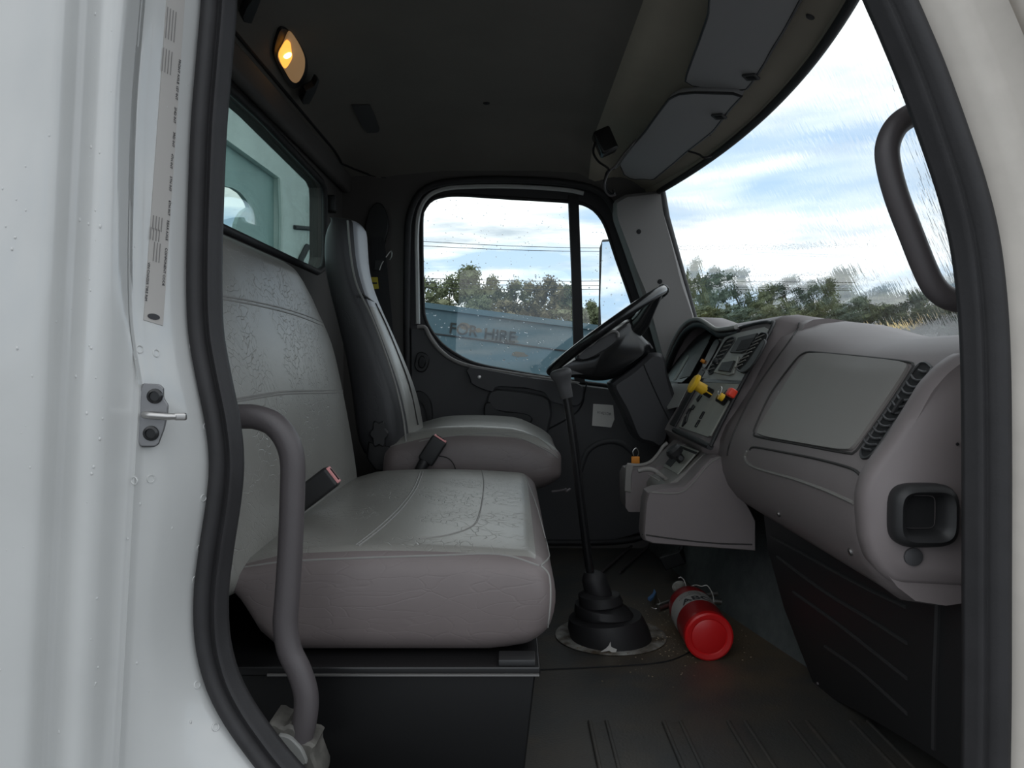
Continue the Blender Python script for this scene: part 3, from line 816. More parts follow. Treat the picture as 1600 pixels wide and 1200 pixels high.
# spot weld dimples pressed in the jamb
bd = MB()
for a, b in [(218, 546), (244, 552), (300, 541), (210, 751), (236, 748), (322, 667), (318, 778), (312, 856), (305, 905), (308, 1070), (337, 1136)]:
    l, nn = hit(a, b, jl)
    if l is None: continue
    q = nn.orthogonal().normalized(); w = nn.cross(q)
    v, f = tube_vf([l + (q * math.cos(k * .6283) + w * math.sin(k * .6283)) * 0.0042 for k in range(10)], 0.0009, 5, True); bd.add(v, f)
if bd.v: bd.build('spot_weld', M['white_paint'], jl)
# little water beads running down the jamb
bd = MB(); rd = random.Random(5)
for i in range(90):
    a = rd.choice([rd.uniform(0, 300), rd.gauss(148, 10), rd.uniform(0, 160)]); b = rd.uniform(0, 1200)
    l, nn = hit(a, b, jl)
    if l is None: continue
    r = rd.choice([.0006, .0008, .0011, .0016]); v, f = lathe_vf(l - nn * 0.0003, nn, [(0, r), (r * .5, r * .8), (r * .8, r * .25)], 7)
    k = rd.uniform(1, 1.7); v = [Vector((p[0], p[1], l.z + (p[2] - l.z) * k)) for p in v]; bd.add(v, f)
w = bd.build('water_beads', M['white_paint']); tag(w, 'water beads on the white painted door jamb', 'rain', kind='stuff')
# ================================================================ seats
def seam(name, pts, o, r, m, parent=None, off=0.0, smooth=True): return drape_line(name, pts, o, r, m, parent, off, 6, smooth, 6)

# ---- wide passenger bench
bench = thing('bench_seat', 'wide grey vinyl passenger bench seat on a black steel box', 'seat', (-0.2, 1.65, 0))
# black box under it
bx = [(-0.60, 0.225), (0.035, 0.225), (0.012, 0.02), (0.005, 0.001), (-0.60, 0.001)]
v, f = prism_vf([Vector((a, 1.16, b)) for a, b in bx], (0, 0.94, 0), 0.003); mk('seat_box', v, f, M['box_black'], bench, smooth=False)
v, f = rbox_vf(-0.60, 0.042, 1.150, 2.11, 0.226, 0.240, 0.003, 2); lid = mk('box_lid', v, f, M['box_black'], bench)
tube('lid_highlight', [Vector((-0.36, 1.1475, 0.229)), Vector((0.040, 1.1475, 0.229))], 0.0022, M['steel'], lid, seg=6)  # bright line painting the light along the lid's edge
v, f = rbox_vf(-0.02, 0.035, 1.152, 1.19, 0.240, 0.250, 0.002, 1); mk('bracket', v, f, M['black_plastic'], lid)
def cush(p):
    # crowned top, soft front, the near rear lower corner cut away
    x, y, z = p
    u = (x + 0.44) / 0.50; w = (y - 1.65) / 0.47; t = max(0, (z - 0.25) / 0.14)
    z += t * (0.012 * (1 - w * w) + 0.012 * math.sin(math.pi * max(0, min(1, u))) - 0.016 * smooth01((0.2 - u) / 0.2))
    x += 0.016 * math.sin(math.pi * max(0, min(1, (z - 0.25) / 0.14))) * smooth01((u - 0.7) / 0.3)
    y -= 0.010 * math.sin(math.pi * max(0, min(1, (z - 0.25) / 0.14))) * smooth01((-w - 0.7) / 0.3)
    z += 0.012 * smooth01((u - 0.8) / 0.2) * (1 - t)
    z += min(0.105, max(0, (-0.372 - x) * 1.8)) * (1 - min(1, t))
    return Vector((x, y, z))
v, f = rbox_vf(-0.50, 0.052, 1.19, 2.11, 0.243, 0.392, 0.034, 4, deform=cush, lins=(18, 16, 5))
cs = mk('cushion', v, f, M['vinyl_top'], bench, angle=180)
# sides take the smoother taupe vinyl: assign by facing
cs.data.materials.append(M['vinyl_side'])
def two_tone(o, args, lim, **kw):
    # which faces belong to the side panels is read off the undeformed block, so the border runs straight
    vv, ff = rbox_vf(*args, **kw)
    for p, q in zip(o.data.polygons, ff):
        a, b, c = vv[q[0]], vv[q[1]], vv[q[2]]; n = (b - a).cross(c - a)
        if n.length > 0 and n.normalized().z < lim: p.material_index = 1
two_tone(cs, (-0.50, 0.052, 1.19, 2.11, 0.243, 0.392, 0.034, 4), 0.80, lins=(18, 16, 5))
for nm, pts in (('seam', [(363, 890), (440, 878), (560, 872), (680, 868), (780, 866), (842, 884)]), ('seam', [(820, 742), (838, 790), (850, 835), (858, 868), (845, 884)]),
                ('seam', [(845, 884), (858, 900), (860, 940), (855, 985)]),
                ('seam', [(657, 736), (645, 765), (622, 795), (590, 825), (556, 852)]), ('seam', [(661, 737), (649, 766), (626, 797), (594, 827), (560, 853)]),
                ('seam', [(753, 735), (756, 760), (750, 800), (738, 822), (700, 836), (655, 842)])):
    seam(nm, pts, cs, 0.0017, M['seam'], cs)
def back(p):
    x, y, z = p
    t = (z - 0.33) / 0.60; w = (y - 1.635) / 0.475
    x -= 0.115 * max(0, t) ** 1.25                   # leans back
    front = smooth01((x + 0.50 + 0.115 * max(0, t) ** 1.25) / 0.08)
    x += 0.022 * (1 - abs(w) ** 3) * front * math.sin(math.pi * max(0, min(1, t * 0.9 + 0.05)))   # soft belly
    # far and near top corners rounded off
    k = smooth01((t - 0.55) / 0.45)
    y -= (w * 0.475) * 0.13 * k * k
    z -= 0.05 * smooth01((abs(w) - 0.55) / 0.45) * smooth01((t - 0.6) / 0.4)
    return Vector((x, y, z))
v, f = rbox_vf(-0.515, -0.405, 1.16, 2.11, 0.33, 0.93, 0.04, 4, deform=back, lins=(2, 18, 14))
bk_ = mk('backrest', v, f, M['vinyl_top'], bench, angle=180)
for pts in ([(346, 462), (400, 472), (460, 487), (510, 507), (520, 520)], [(346, 467), (400, 477), (460, 492), (510, 512), (518, 520)],
            [(518, 520), (532, 545), (543, 585), (548, 612)], [(366, 624), (420, 615), (460, 611), (545, 610)], [(366, 628), (420, 619), (460, 615), (545, 614)]):
    seam('seam', pts, bk_, 0.0017, M['seam'], bk_)
rbox('back_frame', -0.56, -0.49, 1.18, 2.09, 0.25, 0.40, 0.01, M['box_black'], bench)

# ---- driver seat
ds = thing('driver_seat', 'grey vinyl high back driver seat on a black pedestal', 'seat', (-0.1, 2.42, 0))
rbox('pedestal', -0.25, 0.06, 2.26, 2.62, 0.0, 0.33, 0.02, M['box_black'], ds)
def dcush(p):
    x, y, z = p
    u = (x + 0.36) / 0.50; w = (y - 2.46) / 0.26; t = max(0, min(1.2, (z - 0.31) / 0.15))
    z += t * (0.022 * math.sin(math.pi * max(0, min(1, u * 0.9 + 0.08))) - 0.018 * smooth01((0.3 - u) / 0.3) - 0.030 * smooth01((u - 0.72) / 0.28))
    z += (1 - t) * 0.030 * smooth01((u - 0.75) / 0.25)
    z += 0.010 * smooth01((abs(w) - 0.5) / 0.5) * t
    y -= 0.012 * math.sin(math.pi * max(0, min(1, t))) * smooth01((-w - 0.6) / 0.4)
    return Vector((x, y, z))
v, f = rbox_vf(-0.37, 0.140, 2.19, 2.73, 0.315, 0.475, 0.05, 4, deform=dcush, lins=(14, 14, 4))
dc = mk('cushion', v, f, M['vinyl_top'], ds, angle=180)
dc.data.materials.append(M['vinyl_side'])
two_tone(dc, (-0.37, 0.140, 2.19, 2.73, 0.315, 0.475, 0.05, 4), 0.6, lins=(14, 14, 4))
for pts in ([(655, 690), (700, 682), (760, 677), (810, 684), (850, 702), (872, 716)], [(760, 677), (800, 676), (840, 684), (872, 712)]):
    seam('seam', pts, dc, 0.0018, M['seam'], dc)
# backrest: rings up the spine; dark vinyl shell behind, light facing in front
sp = [(0.395, 0, 2.225, 2.62, 0.13), (0.46, 0, 2.20, 2.63, 0.15), (0.54, 0, 2.19, 2.61, 0.15), (0.62, 0, 2.195, 2.58, 0.14), (0.70, 0, 2.20, 2.54, 0.125),
      (0.78, 0, 2.205, 2.50, 0.115), (0.85, 0, 2.21, 2.46, 0.105), (0.90, 0, 2.215, 2.445, 0.10), (0.96, 0, 2.215, 2.45, 0.095), (1.02, 0, 2.215, 2.465, 0.09), (1.075, 0, 2.22, 2.48, 0.08), (1.095, 0, 2.235, 2.46, 0.05)]
# tabulated from the side outline in the photo: (z, x front, y near, y far, depth)
side_f = [(545, 336), (549, 380), (553, 420), (566, 460), (583, 500), (600, 545), (617, 590), (630, 635), (637, 680), (637, 702)]
zf = []
for a, b in side_f:
    p = P(a, b, 2.20); zf.append((p.z, p.x))
zf.sort()
def ring_back(z, x, y0, y1, d, shrink=0.0, fr=0.0):
    pts = []; n = 9
    r = 0.035
    # front face, near to far, slightly crowned
    for i in range(n + 1):
        t = i / n; y = y0 + (y1 - y0) * t; e = min(t, 1 - t)
        c = 0.012 * (1 - (2 * t - 1) ** 2)
        edge = -0.028 * max(0, 1 - e / 0.12) ** 2
        pts.append(Vector((x + c + edge + fr, y, z)))
    pts.append(Vector((x - 0.06 * 1, y1 + 0.004, z))); pts.append(Vector((x - d + 0.012, y1 - 0.004, z)))
    pts.append(Vector((x - d, y1 - 0.03, z))); pts.append(Vector((x - d, y0 + 0.03, z)))
    pts.append(Vector((x - d + 0.012, y0 + 0.004, z))); pts.append(Vector((x - 0.06, y0 - 0.006, z))); pts.append(Vector((x - 0.035, y0 - 0.004, z)))
    return pts
rr = []
for z, x, y0, y1, d in sp:
    xx = interp(zf, z)[0] - (0.0 if z < 1.07 else 0.0)
    rr.append(ring_back(z, xx, y0, y1, d))
zl = sp[-1]; rr.append(ring_back(1.104, interp(zf, 1.09)[0] - 0.035, 2.26, 2.44, 0.02))
v, f = rings(rr); db = mk('backrest', v, f, M['vinyl_dark'], ds, angle=180)
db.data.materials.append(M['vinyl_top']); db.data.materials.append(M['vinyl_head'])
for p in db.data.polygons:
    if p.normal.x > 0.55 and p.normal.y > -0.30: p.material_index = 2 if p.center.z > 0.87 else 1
sm = db.modifiers.new('round', 'SUBSURF'); sm.levels = 1; sm.render_levels = 1
for pts in ([(546, 345), (551, 400), (560, 445), (583, 495), (602, 545), (620, 600), (632, 650), (637, 690)], ):
    pa = [P(a, b, 2.205) + Vector((-0.004, -0.004, 0)) for a, b in pts]; tube('piping', catmull(pa, 6), 0.003, M['seam'], db, seg=6)
pa = [Vector((interp(zf, 0.872)[0] + c, y, 0.872 + dz)) for y, c, dz in ((2.21, -0.003, 0.006), (2.25, 0.008, -0.004), (2.30, 0.013, -0.01), (2.36, 0.0135, -0.012), (2.41, 0.010, -0.01), (2.45, -0.004, 0.0))]
tube('seam', catmull(pa, 4), 0.0028, M['groove'], db, seg=6)
pa = [Vector((interp(zf, z)[0] + 0.0125 + q, y, z)) for z, y, q in ((0.86, 2.30, 0), (0.80, 2.33, 0.0), (0.72, 2.35, 0.0), (0.62, 2.36, 0.0), (0.50, 2.36, 0.0))]
tube('seam', catmull(pa, 4), 0.0022, M['groove'], db, seg=6)
# recline knob with lobes
kc = P(592, 678, 2.185); kn = MB()
out = [kc + Vector((math.cos(t / 40 * 6.2832) * 0.030 * (1 + 0.14 * math.cos(6 * t / 40 * 6.2832)) * 0.8, 0, math.sin(t / 40 * 6.2832) * 0.036 * (1 + 0.14 * math.cos(6 * t / 40 * 6.2832)))) for t in range(40)]
v, f = prism_vf(out, (0, 0.02, 0), 0.004); kn.add(v, f); kn.build('recline_knob', M['black_plastic'], ds)
v, f = prism_vf([P(a, b, 2.20) for a, b in [(575, 690), (625, 700), (640, 708), (628, 728), (605, 738), (585, 735), (572, 715)]], (0, 0.05, 0), 0.005); mk('hinge_cover', v, f, M['gloss_black'], ds)
v, f = prism_vf([P(a, b, 2.195) for a, b in [(637, 697), (645, 696), (650, 703), (645, 714), (638, 712)]], (0, 0.02, 0), 0.002); mk('hinge_cap', v, f, M['ring_plate'], ds)
tube('adjust_lever', catmull([P(862, 768, 2.25), P(878, 766, 2.25), P(884, 764, 2.25), P(884, 768, 2.25), P(891, 764, 2.26)], 4), 0.0035, M['handle_grey'], ds, seg=6)

# ---- belt buckles
def buckle(name, label, top, bot, Y, wid, thick, cable=None):
    t = thing(name, label, 'seat belt buckle', P(bot[0], bot[1], Y), 'belt buckles')
    a = P(top[0], top[1], Y); b = P(bot[0], bot[1], Y); d = (a - b); L = d.length; d.normalize()
    s = Vector((d.z, 0, -d.x)); w = Vector((0, 1, 0))
    v, f = frame_box((a + b) / 2, s, w, d, wid, thick, L, 0.007, 3); mk('buckle_body', v, f, M['black_plastic'], t)
    v, f = frame_box(a - d * 0.0015, s, w, d, wid * 0.82, thick * 0.75, 0.008, 0.002, 2); bt = mk('release_button', v, f, M['pink_red'], t)
    v, f = frame_box(a + d * 0.0025, s, w, d, wid * 0.62, thick * 0.20, 0.003, 0.001, 1); mk('slot', v, f, M['void'], bt)
    return t
bk1 = buckle('belt_buckle', 'black belt buckle with red button between bench cushion and backrest', (521, 742), (456, 792), 1.50, 0.044, 0.030)
v, f = rbox_vf(-0.5, -0.44, 1.78, 1.82, 0.30, 0.40, 0.005, 1)
bk2 = buckle('belt_buckle', 'black belt buckle with red button standing beside the driver seat', (688, 685), (664, 722), 2.16, 0.046, 0.03)
pa = [P(664, 720, 2.16), P(655, 738, 2.155), P(650, 752, 2.155)]
v, f = tube_vf(pa, 0.016, 10); mk('buckle_strap', v, f, M['black_plastic'], bk2)
tube('sensor_wire', catmull([P(683, 712, 2.16), P(700, 716, 2.16), P(710, 728, 2.16), P(713, 745, 2.16)], 5), 0.0015, M['void'], bk2, seg=5)

# ---- shoulder belt on the far wall
sb = thing('shoulder_belt', 'black shoulder belt hanging behind the driver seat on the cab wall', 'seat belt', (-0.45, 2.86, 0.3))
yb = 2.875
v, f = prism_vf(resample(catmull([P(a, b, yb) for a, b in [(585, 318), (598, 320), (607, 345), (603, 372), (597, 385), (578, 385), (570, 362), (573, 340)]], 4, True), 40), (0, 0.02, 0), 0.004); mk('anchor_cover', v, f, M['black_plastic'], sb)
v, f = prism_vf([P(a, b, yb - 0.006) for a, b in [(578, 370), (600, 370), (606, 430), (622, 600), (640, 660), (615, 665), (590, 520), (580, 430)]], (0, 0.004, 0)); mk('webbing', v, f, M['webbing'], sb, smooth=False)
v, f = prism_vf([P(a, b, yb - 0.015) for a, b in [(586, 407), (599, 407), (594, 422), (585, 422)]], (0, 0.006, 0), 0.001); mk('latch_plate', v, f, M['black_plastic'], sb)
tube('latch_edge', [P(599, 408, yb - 0.017), P(596, 413, yb - 0.017), P(593, 422, yb - 0.017)], 0.0018, M['steel'], sb, seg=5)
tube('belt_clip', catmull([P(603, 402, yb - 0.012), P(611, 392, yb - 0.012), P(612, 400, yb - 0.012), P(609, 406, yb - 0.012)], 4), 0.0022, M['steel'], sb, seg=5)
v, f = prism_vf([P(a, b, yb - 0.012) for a, b in [(577, 433), (590, 433), (592, 451), (580, 452)]], (0, 0.002, 0)); tgb = mk('warning_tag', v, f, M['yellow_label'], sb, smooth=False)
o = P(584.5, 442, yb - 0.013); v, f = rbox_vf(o.x - 0.011, o.x + 0.011, o.y - 0.0005, o.y + 0.001, o.z - 0.004, o.z + 0.002, 0.0004, 1); mk('print_block', v, f, M['print'], tgb)
# ================================================================ dashboard
dash = thing('dashboard', 'taupe grey plastic dashboard with glove box and centre panel', 'dashboard', (0.6, 1.95, 0.35))
# (x, z) section at the passenger side
PR = [(0.88, 0.655), (0.86, 0.70), (0.80, 0.728), (0.74, 0.734), (0.69, 0.728), (0.655, 0.716), (0.625, 0.700), (0.60, 0.672), (0.565, 0.622), (0.53, 0.570), (0.508, 0.538), (0.494, 0.505), (0.490, 0.470), (0.495, 0.435), (0.508, 0.400),
      (0.530, 0.372), (0.556, 0.352), (0.60, 0.345), (0.70, 0.36), (0.86, 0.40)]
def section(y):
    up = smooth01((y - 1.40) / 0.42); near = smooth01((1.20 - y) / 0.12); e = smooth01((1.115 - y) / 0.04)
    out = []
    for x, z in PR:
        t = smooth01((z - 0.60) / 0.10)
        z += 0.048 * up * t
        x += 0.012 * up * t
        # the near end swells a little
        x -= 0.006 * near * (1 - t)
        # edge of the end cap rounded
        cx, cz = 0.70, 0.55
        k = 0.035 * e
        x += (cx - x) * k * 1.2; z += (cz - z) * k * 1.2
        out.append(Vector((x, y, z)))
    return out
ys = [1.078, 1.084, 1.094, 1.108, 1.13, 1.17, 1.22, 1.3, 1.4, 1.48, 1.56, 1.64, 1.72, 1.78, 1.83, 1.9, 2.0, 2.2, 2.5, 2.80]
v, f = rings([section(y) for y in ys])
body = mk('dash_body', v, f, M['dash'], dash, angle=60)
# near end panel: the outline from the photo, a slightly proud plate
ep = [(1512, 552), (1500, 558), (1480, 573), (1455, 600), (1428, 645), (1400, 690), (1375, 722), (1359, 748), (1352, 775), (1352, 800), (1356, 845), (1365, 875), (1380, 897), (1397, 912), (1412, 916), (1504, 921), (1560, 921), (1560, 552)]
epw = resample([P(a, b, 1.072) for a, b in ep], 90)
v, f = prism_vf(epw, (0, 0.045, 0), 0.010); endp = mk('end_panel', v, f, M['dash'], dash, angle=50)
# glove box door
v, f = drape_patch_vf([(1262, 551), (1427, 569), (1333, 708), (1180, 681)], body, 0.0015, 0.004, 20, 20, 0.05)
gb = mk('glove_box_door', v, f, M['dash_panel'], dash, angle=50)
go = [(1266, 550), (1300, 553), (1360, 559), (1418, 566), (1427, 571), (1424, 580), (1395, 625), (1350, 690), (1336, 707), (1322, 708), (1250, 695), (1186, 683), (1179, 677), (1182, 664), (1205, 615), (1240, 567), (1255, 553)]
drape_line('door_gap', go + [go[0]], body, 0.0022, M['groove'], gb, off=0.0008, n=5)
# moulded pocket below it, its shadow and highlight painted as thin tubes
drape_line('pocket_shadow_line', [(1172, 703), (1180, 699), (1220, 706), (1280, 718), (1330, 732), (1344, 742)], body, 0.0024, M['groove'], dash, off=0.0005)
drape_line('pocket_highlight', [(1168, 705), (1165, 715), (1172, 726), (1190, 734), (1240, 748), (1290, 766), (1335, 786)], body, 0.0030, M['dash_panel'], dash, off=0.001)
# air vent with slats near the door
va = [(1457, 576), (1447, 568), (1434, 573), (1415, 600), (1390, 637), (1362, 680), (1348, 702), (1347, 714), (1356, 716), (1368, 706), (1392, 672), (1420, 632), (1448, 596)]
def capsule_patch(name, pts, o, m, parent, off, thick):
    c = (sum(a for a, b in pts) / len(pts), sum(b for a, b in pts) / len(pts))
    q = [(p.x, p.y) for p in resample(catmull([Vector((a, b, 0)) for a, b in pts], 4, True), 48)]
    top = []; bot = []
    for a, b in q:
        l, n = hit(a, b, o); top.append(l + n * (off + thick)); bot.append(l + n * (off - 0.002))
    return rings([bot, top])
v, f = capsule_patch('v', va, body, None, None, 0.0, 0.0012)
vent = mk('air_vent', v, f, M['void'], dash, smooth=False)
drape_line('vent_rim', va + [va[0]], body, 0.0024, M['black_plastic'], vent, off=0.0012)
for k in range(13):
    t = (k + 0.6) / 13; ax_ = 1449 + (1354 - 1449) * t; ay_ = 577 + (708 - 577) * t + 2 * math.sin(t * 3.14)
    p = [(ax_ - 11, ay_ - 6), (ax_ - 7, ay_ - 0), (ax_, ay_ + 2.5), (ax_ + 8, ay_ + 1.5)] if k not in (0, 12) else [(ax_ - 7, ay_ - 3), (ax_, ay_), (ax_ + 6, ay_)]
    drape_line('slat', p, body, 0.0019, M['door_plastic'], vent, off=0.003, n=3)
drape_line('vent_tab', [(1415, 627), (1408, 637), (1400, 650)], body, 0.0035, M['black_plastic'], vent, off=0.006)
# square outlet on the end panel
oc = P(1437, 803, 1.072)
def sq(cx_, cz_, hx, hz, p, n=40, y=0):
    out = []
    for k in range(n):
        t = 2 * math.pi * k / n; c, s_ = math.cos(t), math.sin(t)
        out.append(Vector((cx_ + hx * math.copysign(abs(c) ** p, c), y, cz_ + hz * math.copysign(abs(s_) ** p, s_))))
    return out
R = []
for hx, hz, p, y, dx, dz in ((0.0450, 0.0430, 0.55, 1.073, 0, 0), (0.0455, 0.0435, 0.55, 1.060, 0, 0), (0.042, 0.040, 0.52, 1.050, 0, 0), (0.036, 0.034, 0.5, 1.046, 0, 0), (0.030, 0.029, 0.48, 1.050, 0, 0.001), (0.0265, 0.026, 0.42, 1.058, 0.0, 0.002),
                             (0.0225, 0.023, 0.35, 1.070, -0.001, 0.003), (0.0215, 0.022, 0.3, 1.085, -0.002, 0.003)):
    R.append(sq(oc.x + dx, oc.z + dz, hx, hz, p, y=y))
v, f = rings(R, cap=False); f.append(tuple(range(len(v) - 40, len(v)))); du = mk('demist_outlet', v, f, M['black_plastic'], dash, angle=60, recalc=True)
v, f = prism_vf(sq(oc.x - 0.002, oc.z + 0.003, 0.0212, 0.0218, 0.3, y=1.070), (0, 0.003, 0)); mk('outlet_hole', v, f, M['void'], du, smooth=False)
l = P(1427, 870, 1.070); v, f = lathe_vf(l, (0, -1, 0), [(-0.002, 0.0125), (0.002, 0.0125), (0.003, 0.0105), (0.003, 0.0)], 24); mk('round_plug', v, f, M['door_plastic'], dash)
v, f = lathe_vf(P(1496, 694, 1.071), (0, -1, 0), [(0, 0.0025), (0.001, 0.002)], 10); mk('small_screw', v, f, M['void'], dash)
for a, b in ((1217, 803), (1330, 862)):
    l, n = hit(a, b, body)
    if l is not None:
        v, f = lathe_vf(l, n, [(-0.004, 0.0055), (0.003, 0.0055), (0.004, 0.004), (0.0042, 0.001)], 12); mk('trim_screw', v, f, M['steel'], dash)

# ---- centre stack: stands further out to the seats
FA = Vector((0.452, 1.9, 0.492)); FB = Vector((0.632, 1.9, 0.792)); fu = (FB - FA).normalized(); fn = Vector((-fu.z, 0, fu.x)); fy = Vector((0, 1, 0))
CS = [(0.88, 0.66), (0.86, 0.735), (0.80, 0.775), (0.74, 0.795), (0.685, 0.803), (0.650, 0.800), (0.632, 0.790), (0.600, 0.740), (0.565, 0.681), (0.530, 0.623), (0.495, 0.565), (0.462, 0.510), (0.452, 0.490), (0.462, 0.470), (0.50, 0.455), (0.60, 0.45), (0.80, 0.45)]
def csec(y):
    base = 0.056 * smooth01((1.90 - y) / 0.055)
    out = []
    for x, z in CS:
        k = base; t = smooth01((z - 0.60) / 0.2)
        x2 = x + k * (1.0 - 0.3 * t); z2 = z - k * 0.25 * t
        out.append(Vector((x2, y, z2)))
    return out
v, f = rings([csec(y) for y in (1.808, 1.83, 1.845, 1.852, 1.862, 1.874, 1.885, 1.896, 1.905, 1.95, 2.1, 2.33)])
stack = mk('centre_stack', v, f, M['dash'], dash, angle=50)
class Both: pass
both = Both(); both.name = 'both'
nb = len(body.data.vertices)
_bvh['both'] = BVHTree.FromPolygons([q.co.copy() for q in body.data.vertices] + [q.co.copy() for q in stack.data.vertices], [tuple(p.vertices) for p in body.data.polygons] + [tuple(i + nb for i in p.vertices) for p in stack.data.polygons])
drape_line('stack_gap', [(1249, 505), (1246, 515), (1232, 536), (1210, 566), (1184, 604), (1164, 640), (1148, 674), (1139, 700), (1137, 712)], both, 0.0024, M['groove'], stack, off=0.0005)
# binnacle hood over the instruments
hlip = [(1150, 511, 2.15), (1132, 514, 2.24), (1118, 514, 2.31), (1104, 505, 2.38), (1092, 499, 2.45), (1078, 501, 2.54), (1064, 513, 2.62), (1052, 533, 2.69), (1042, 556, 2.735), (1034, 582, 2.76), (1032, 610, 2.77)]
hl = catmull([P(a, b, c) for a, b, c in hlip], 5); hs = []
for i, p in enumerate(hl):
    t = i / (len(hl) - 1)
    hs.append([p + Vector((0.004, 0.0, 0.0)), p + Vector((0.020, 0.0, 0.006)), p + Vector((0.07, 0, 0.012 - 0.02 * t)), Vector((0.80, p.y + 0.01 * t, min(0.79, p.z + 0.0) - 0.02)), Vector((0.88, p.y, 0.62 - 0.1 * t)), Vector((0.80, p.y - 0.02 * t, 0.60 - 0.1 * t)),
               Vector((0.76, p.y - 0.03 * t, min(0.76, p.z - 0.02) - 0.03)), p + Vector((0.05, -0.012 * t - 0.004, -0.022)), p + Vector((0.008, -0.004, -0.014))])
v, f = rings(hs); hood_ = mk('instrument_hood', v, f, M['dash'], dash, angle=60)
tube('hood_lip', hl, 0.0065, M['dash_face'], hood_, seg=8)
tube('hood_underside', [p + Vector((0.012, -0.004, -0.016)) for p in hl], 0.012, M['black_plastic'], hood_, seg=8)
rim = [(1054, 672), (1110, 698), (1128, 660), (1160, 598), (1206, 512), (1204, 504), (1195, 503), (1170, 508), (1140, 516), (1118, 515), (1104, 505), (1090, 500), (1076, 505), (1058, 522), (1045, 545), (1038, 560)]
def FP(px, py, off=0.0): return PP(px, py, FA + fn * off, fn)
rimw = []
for a, b in rim: rimw.append(FP(a, b, 0.004))
tube('bezel_rim', catmull(rimw[:2], 4), 0.008, M['black_plastic'], dash, seg=8)
tube('bezel_edge', catmull(rimw[1:12], 5), 0.0045, M['black_plastic'], dash, seg=8)
def face_plate(name, pts, off, th, m, parent=dash, smooth=3, n=60, bev=0.0015):
    w = [FP(a, b, off) for a, b in pts]
    if smooth: w = resample(catmull(w, smooth, True), n)
    return mk(name, *prism_vf(w, fn * th, bev), m, parent, angle=40)
# instrument cluster, driver side of the stack
face_plate('cluster_recess_shade', [(1040, 640), (1036, 610), (1060, 560), (1085, 525), (1100, 512), (1116, 518), (1118, 528), (1078, 598), (1056, 640)], -0.03, 0.034, M['black_plastic'], smooth=0)  # black plate stands in for the shade of the deep recess
face_plate('cluster_frame', [(1036, 612), (1042, 600), (1078, 600), (1060, 636), (1044, 640)], 0.004, 0.002, M['dash_face'], smooth=0, bev=0)
ic = face_plate('instrument_cluster', [(1044, 596), (1062, 560), (1088, 524), (1106, 520), (1113, 524), (1078, 588), (1066, 598)], 0.004, 0.002, M['lcd'], smooth=0, bev=0.0)
face_plate('gauge_face', [(1062, 592), (1075, 567), (1092, 541), (1105, 530), (1108, 534), (1078, 588)], 0.0065, 0.0012, M['gauge'], ic, smooth=0, bev=0.0)
face_plate('gauge_edge', [(1052, 594), (1068, 565), (1075, 555), (1077, 557), (1056, 594)], 0.0065, 0.0015, M['dash_grey'], ic, smooth=0, bev=0.0)
# upper centre panel
face_plate('radio_panel', [(1098, 592), (1112, 568), (1134, 528), (1150, 522), (1196, 512), (1203, 516), (1163, 594), (1155, 600)], 0.002, 0.004, M['dash_face'], smooth=0)
sl = face_plate('card_slot', [(1116, 533), (1124, 533), (1120, 545), (1104, 573), (1098, 574), (1100, 565)], 0.0065, 0.001, M['lcd'])
rd_ = face_plate('radio', [(1143, 552), (1156, 529), (1186, 522), (1172, 548), (1160, 553)], 0.006, 0.006, M['black_plastic'], smooth=0)
face_plate('radio_screen', [(1150, 548), (1159, 532), (1180, 527), (1169, 545)], 0.0125, 0.0008, M['void'], rd_, smooth=0, bev=0)
def facevent(pts, name):
    o = face_plate(name, pts, 0.0062, 0.001, M['void'])
    w = [FP(a, b, 0.009) for a, b in pts]
    tube('vent_rim', catmull(w, 4, True), 0.0022, M['black_plastic'], o, seg=6, closed=True)
    return o
v1 = facevent([(1146, 527), (1147, 533), (1134, 552), (1116, 580), (1108, 584), (1108, 577), (1120, 556), (1134, 533)], 'air_vent')
for k in range(7):
    t = k / 6; a = 1142 + (1111 - 1142) * t; b = 533 + (577 - 533) * t
    tube('slat', [FP(a - 6, b + 1.5, 0.010), FP(a + 5, b - 2, 0.010)], 0.0017, M['dash_panel'], v1, seg=5)
v2 = facevent([(1193, 520), (1199, 524), (1190, 545), (1172, 572), (1160, 580), (1152, 577), (1154, 568), (1172, 545), (1186, 524)], 'air_vent')
for k in range(8):
    t = k / 7; a = 1190 + (1156 - 1190) * t; b = 526 + (572 - 526) * t
    tube('slat', [FP(a - 9, b + 3, 0.010), FP(a + 4, b - 3, 0.010)], 0.0017, M['dash_panel'], v2, seg=5)
face_plate('vent_flap', [(1195, 533), (1198, 538), (1180, 570), (1166, 583), (1158, 582), (1168, 572), (1180, 555)], 0.009, 0.006, M['black_plastic'])
ap_ = face_plate('control_panel', [(1117, 583), (1132, 562), (1156, 558), (1148, 585), (1140, 588)], 0.006, 0.005, M['dash_grey'], smooth=0)
face_plate('socket_drawer', [(1124, 580), (1131, 568), (1150, 565), (1142, 582)], 0.011, 0.006, M['black_plastic'], ap_, smooth=0)
v, f = lathe_vf(FP(1122, 567, 0.006), fn, [(0, 0.010), (0.014, 0.009), (0.016, 0.006)], 14); mk('fan_knob', v, f, M['black_plastic'], dash)
v, f = lathe_vf(FP(1101, 566, 0.006), fn, [(0, 0.006), (0.012, 0.005)], 12); mk('orange_plug', v, f, M['orange'], dash)
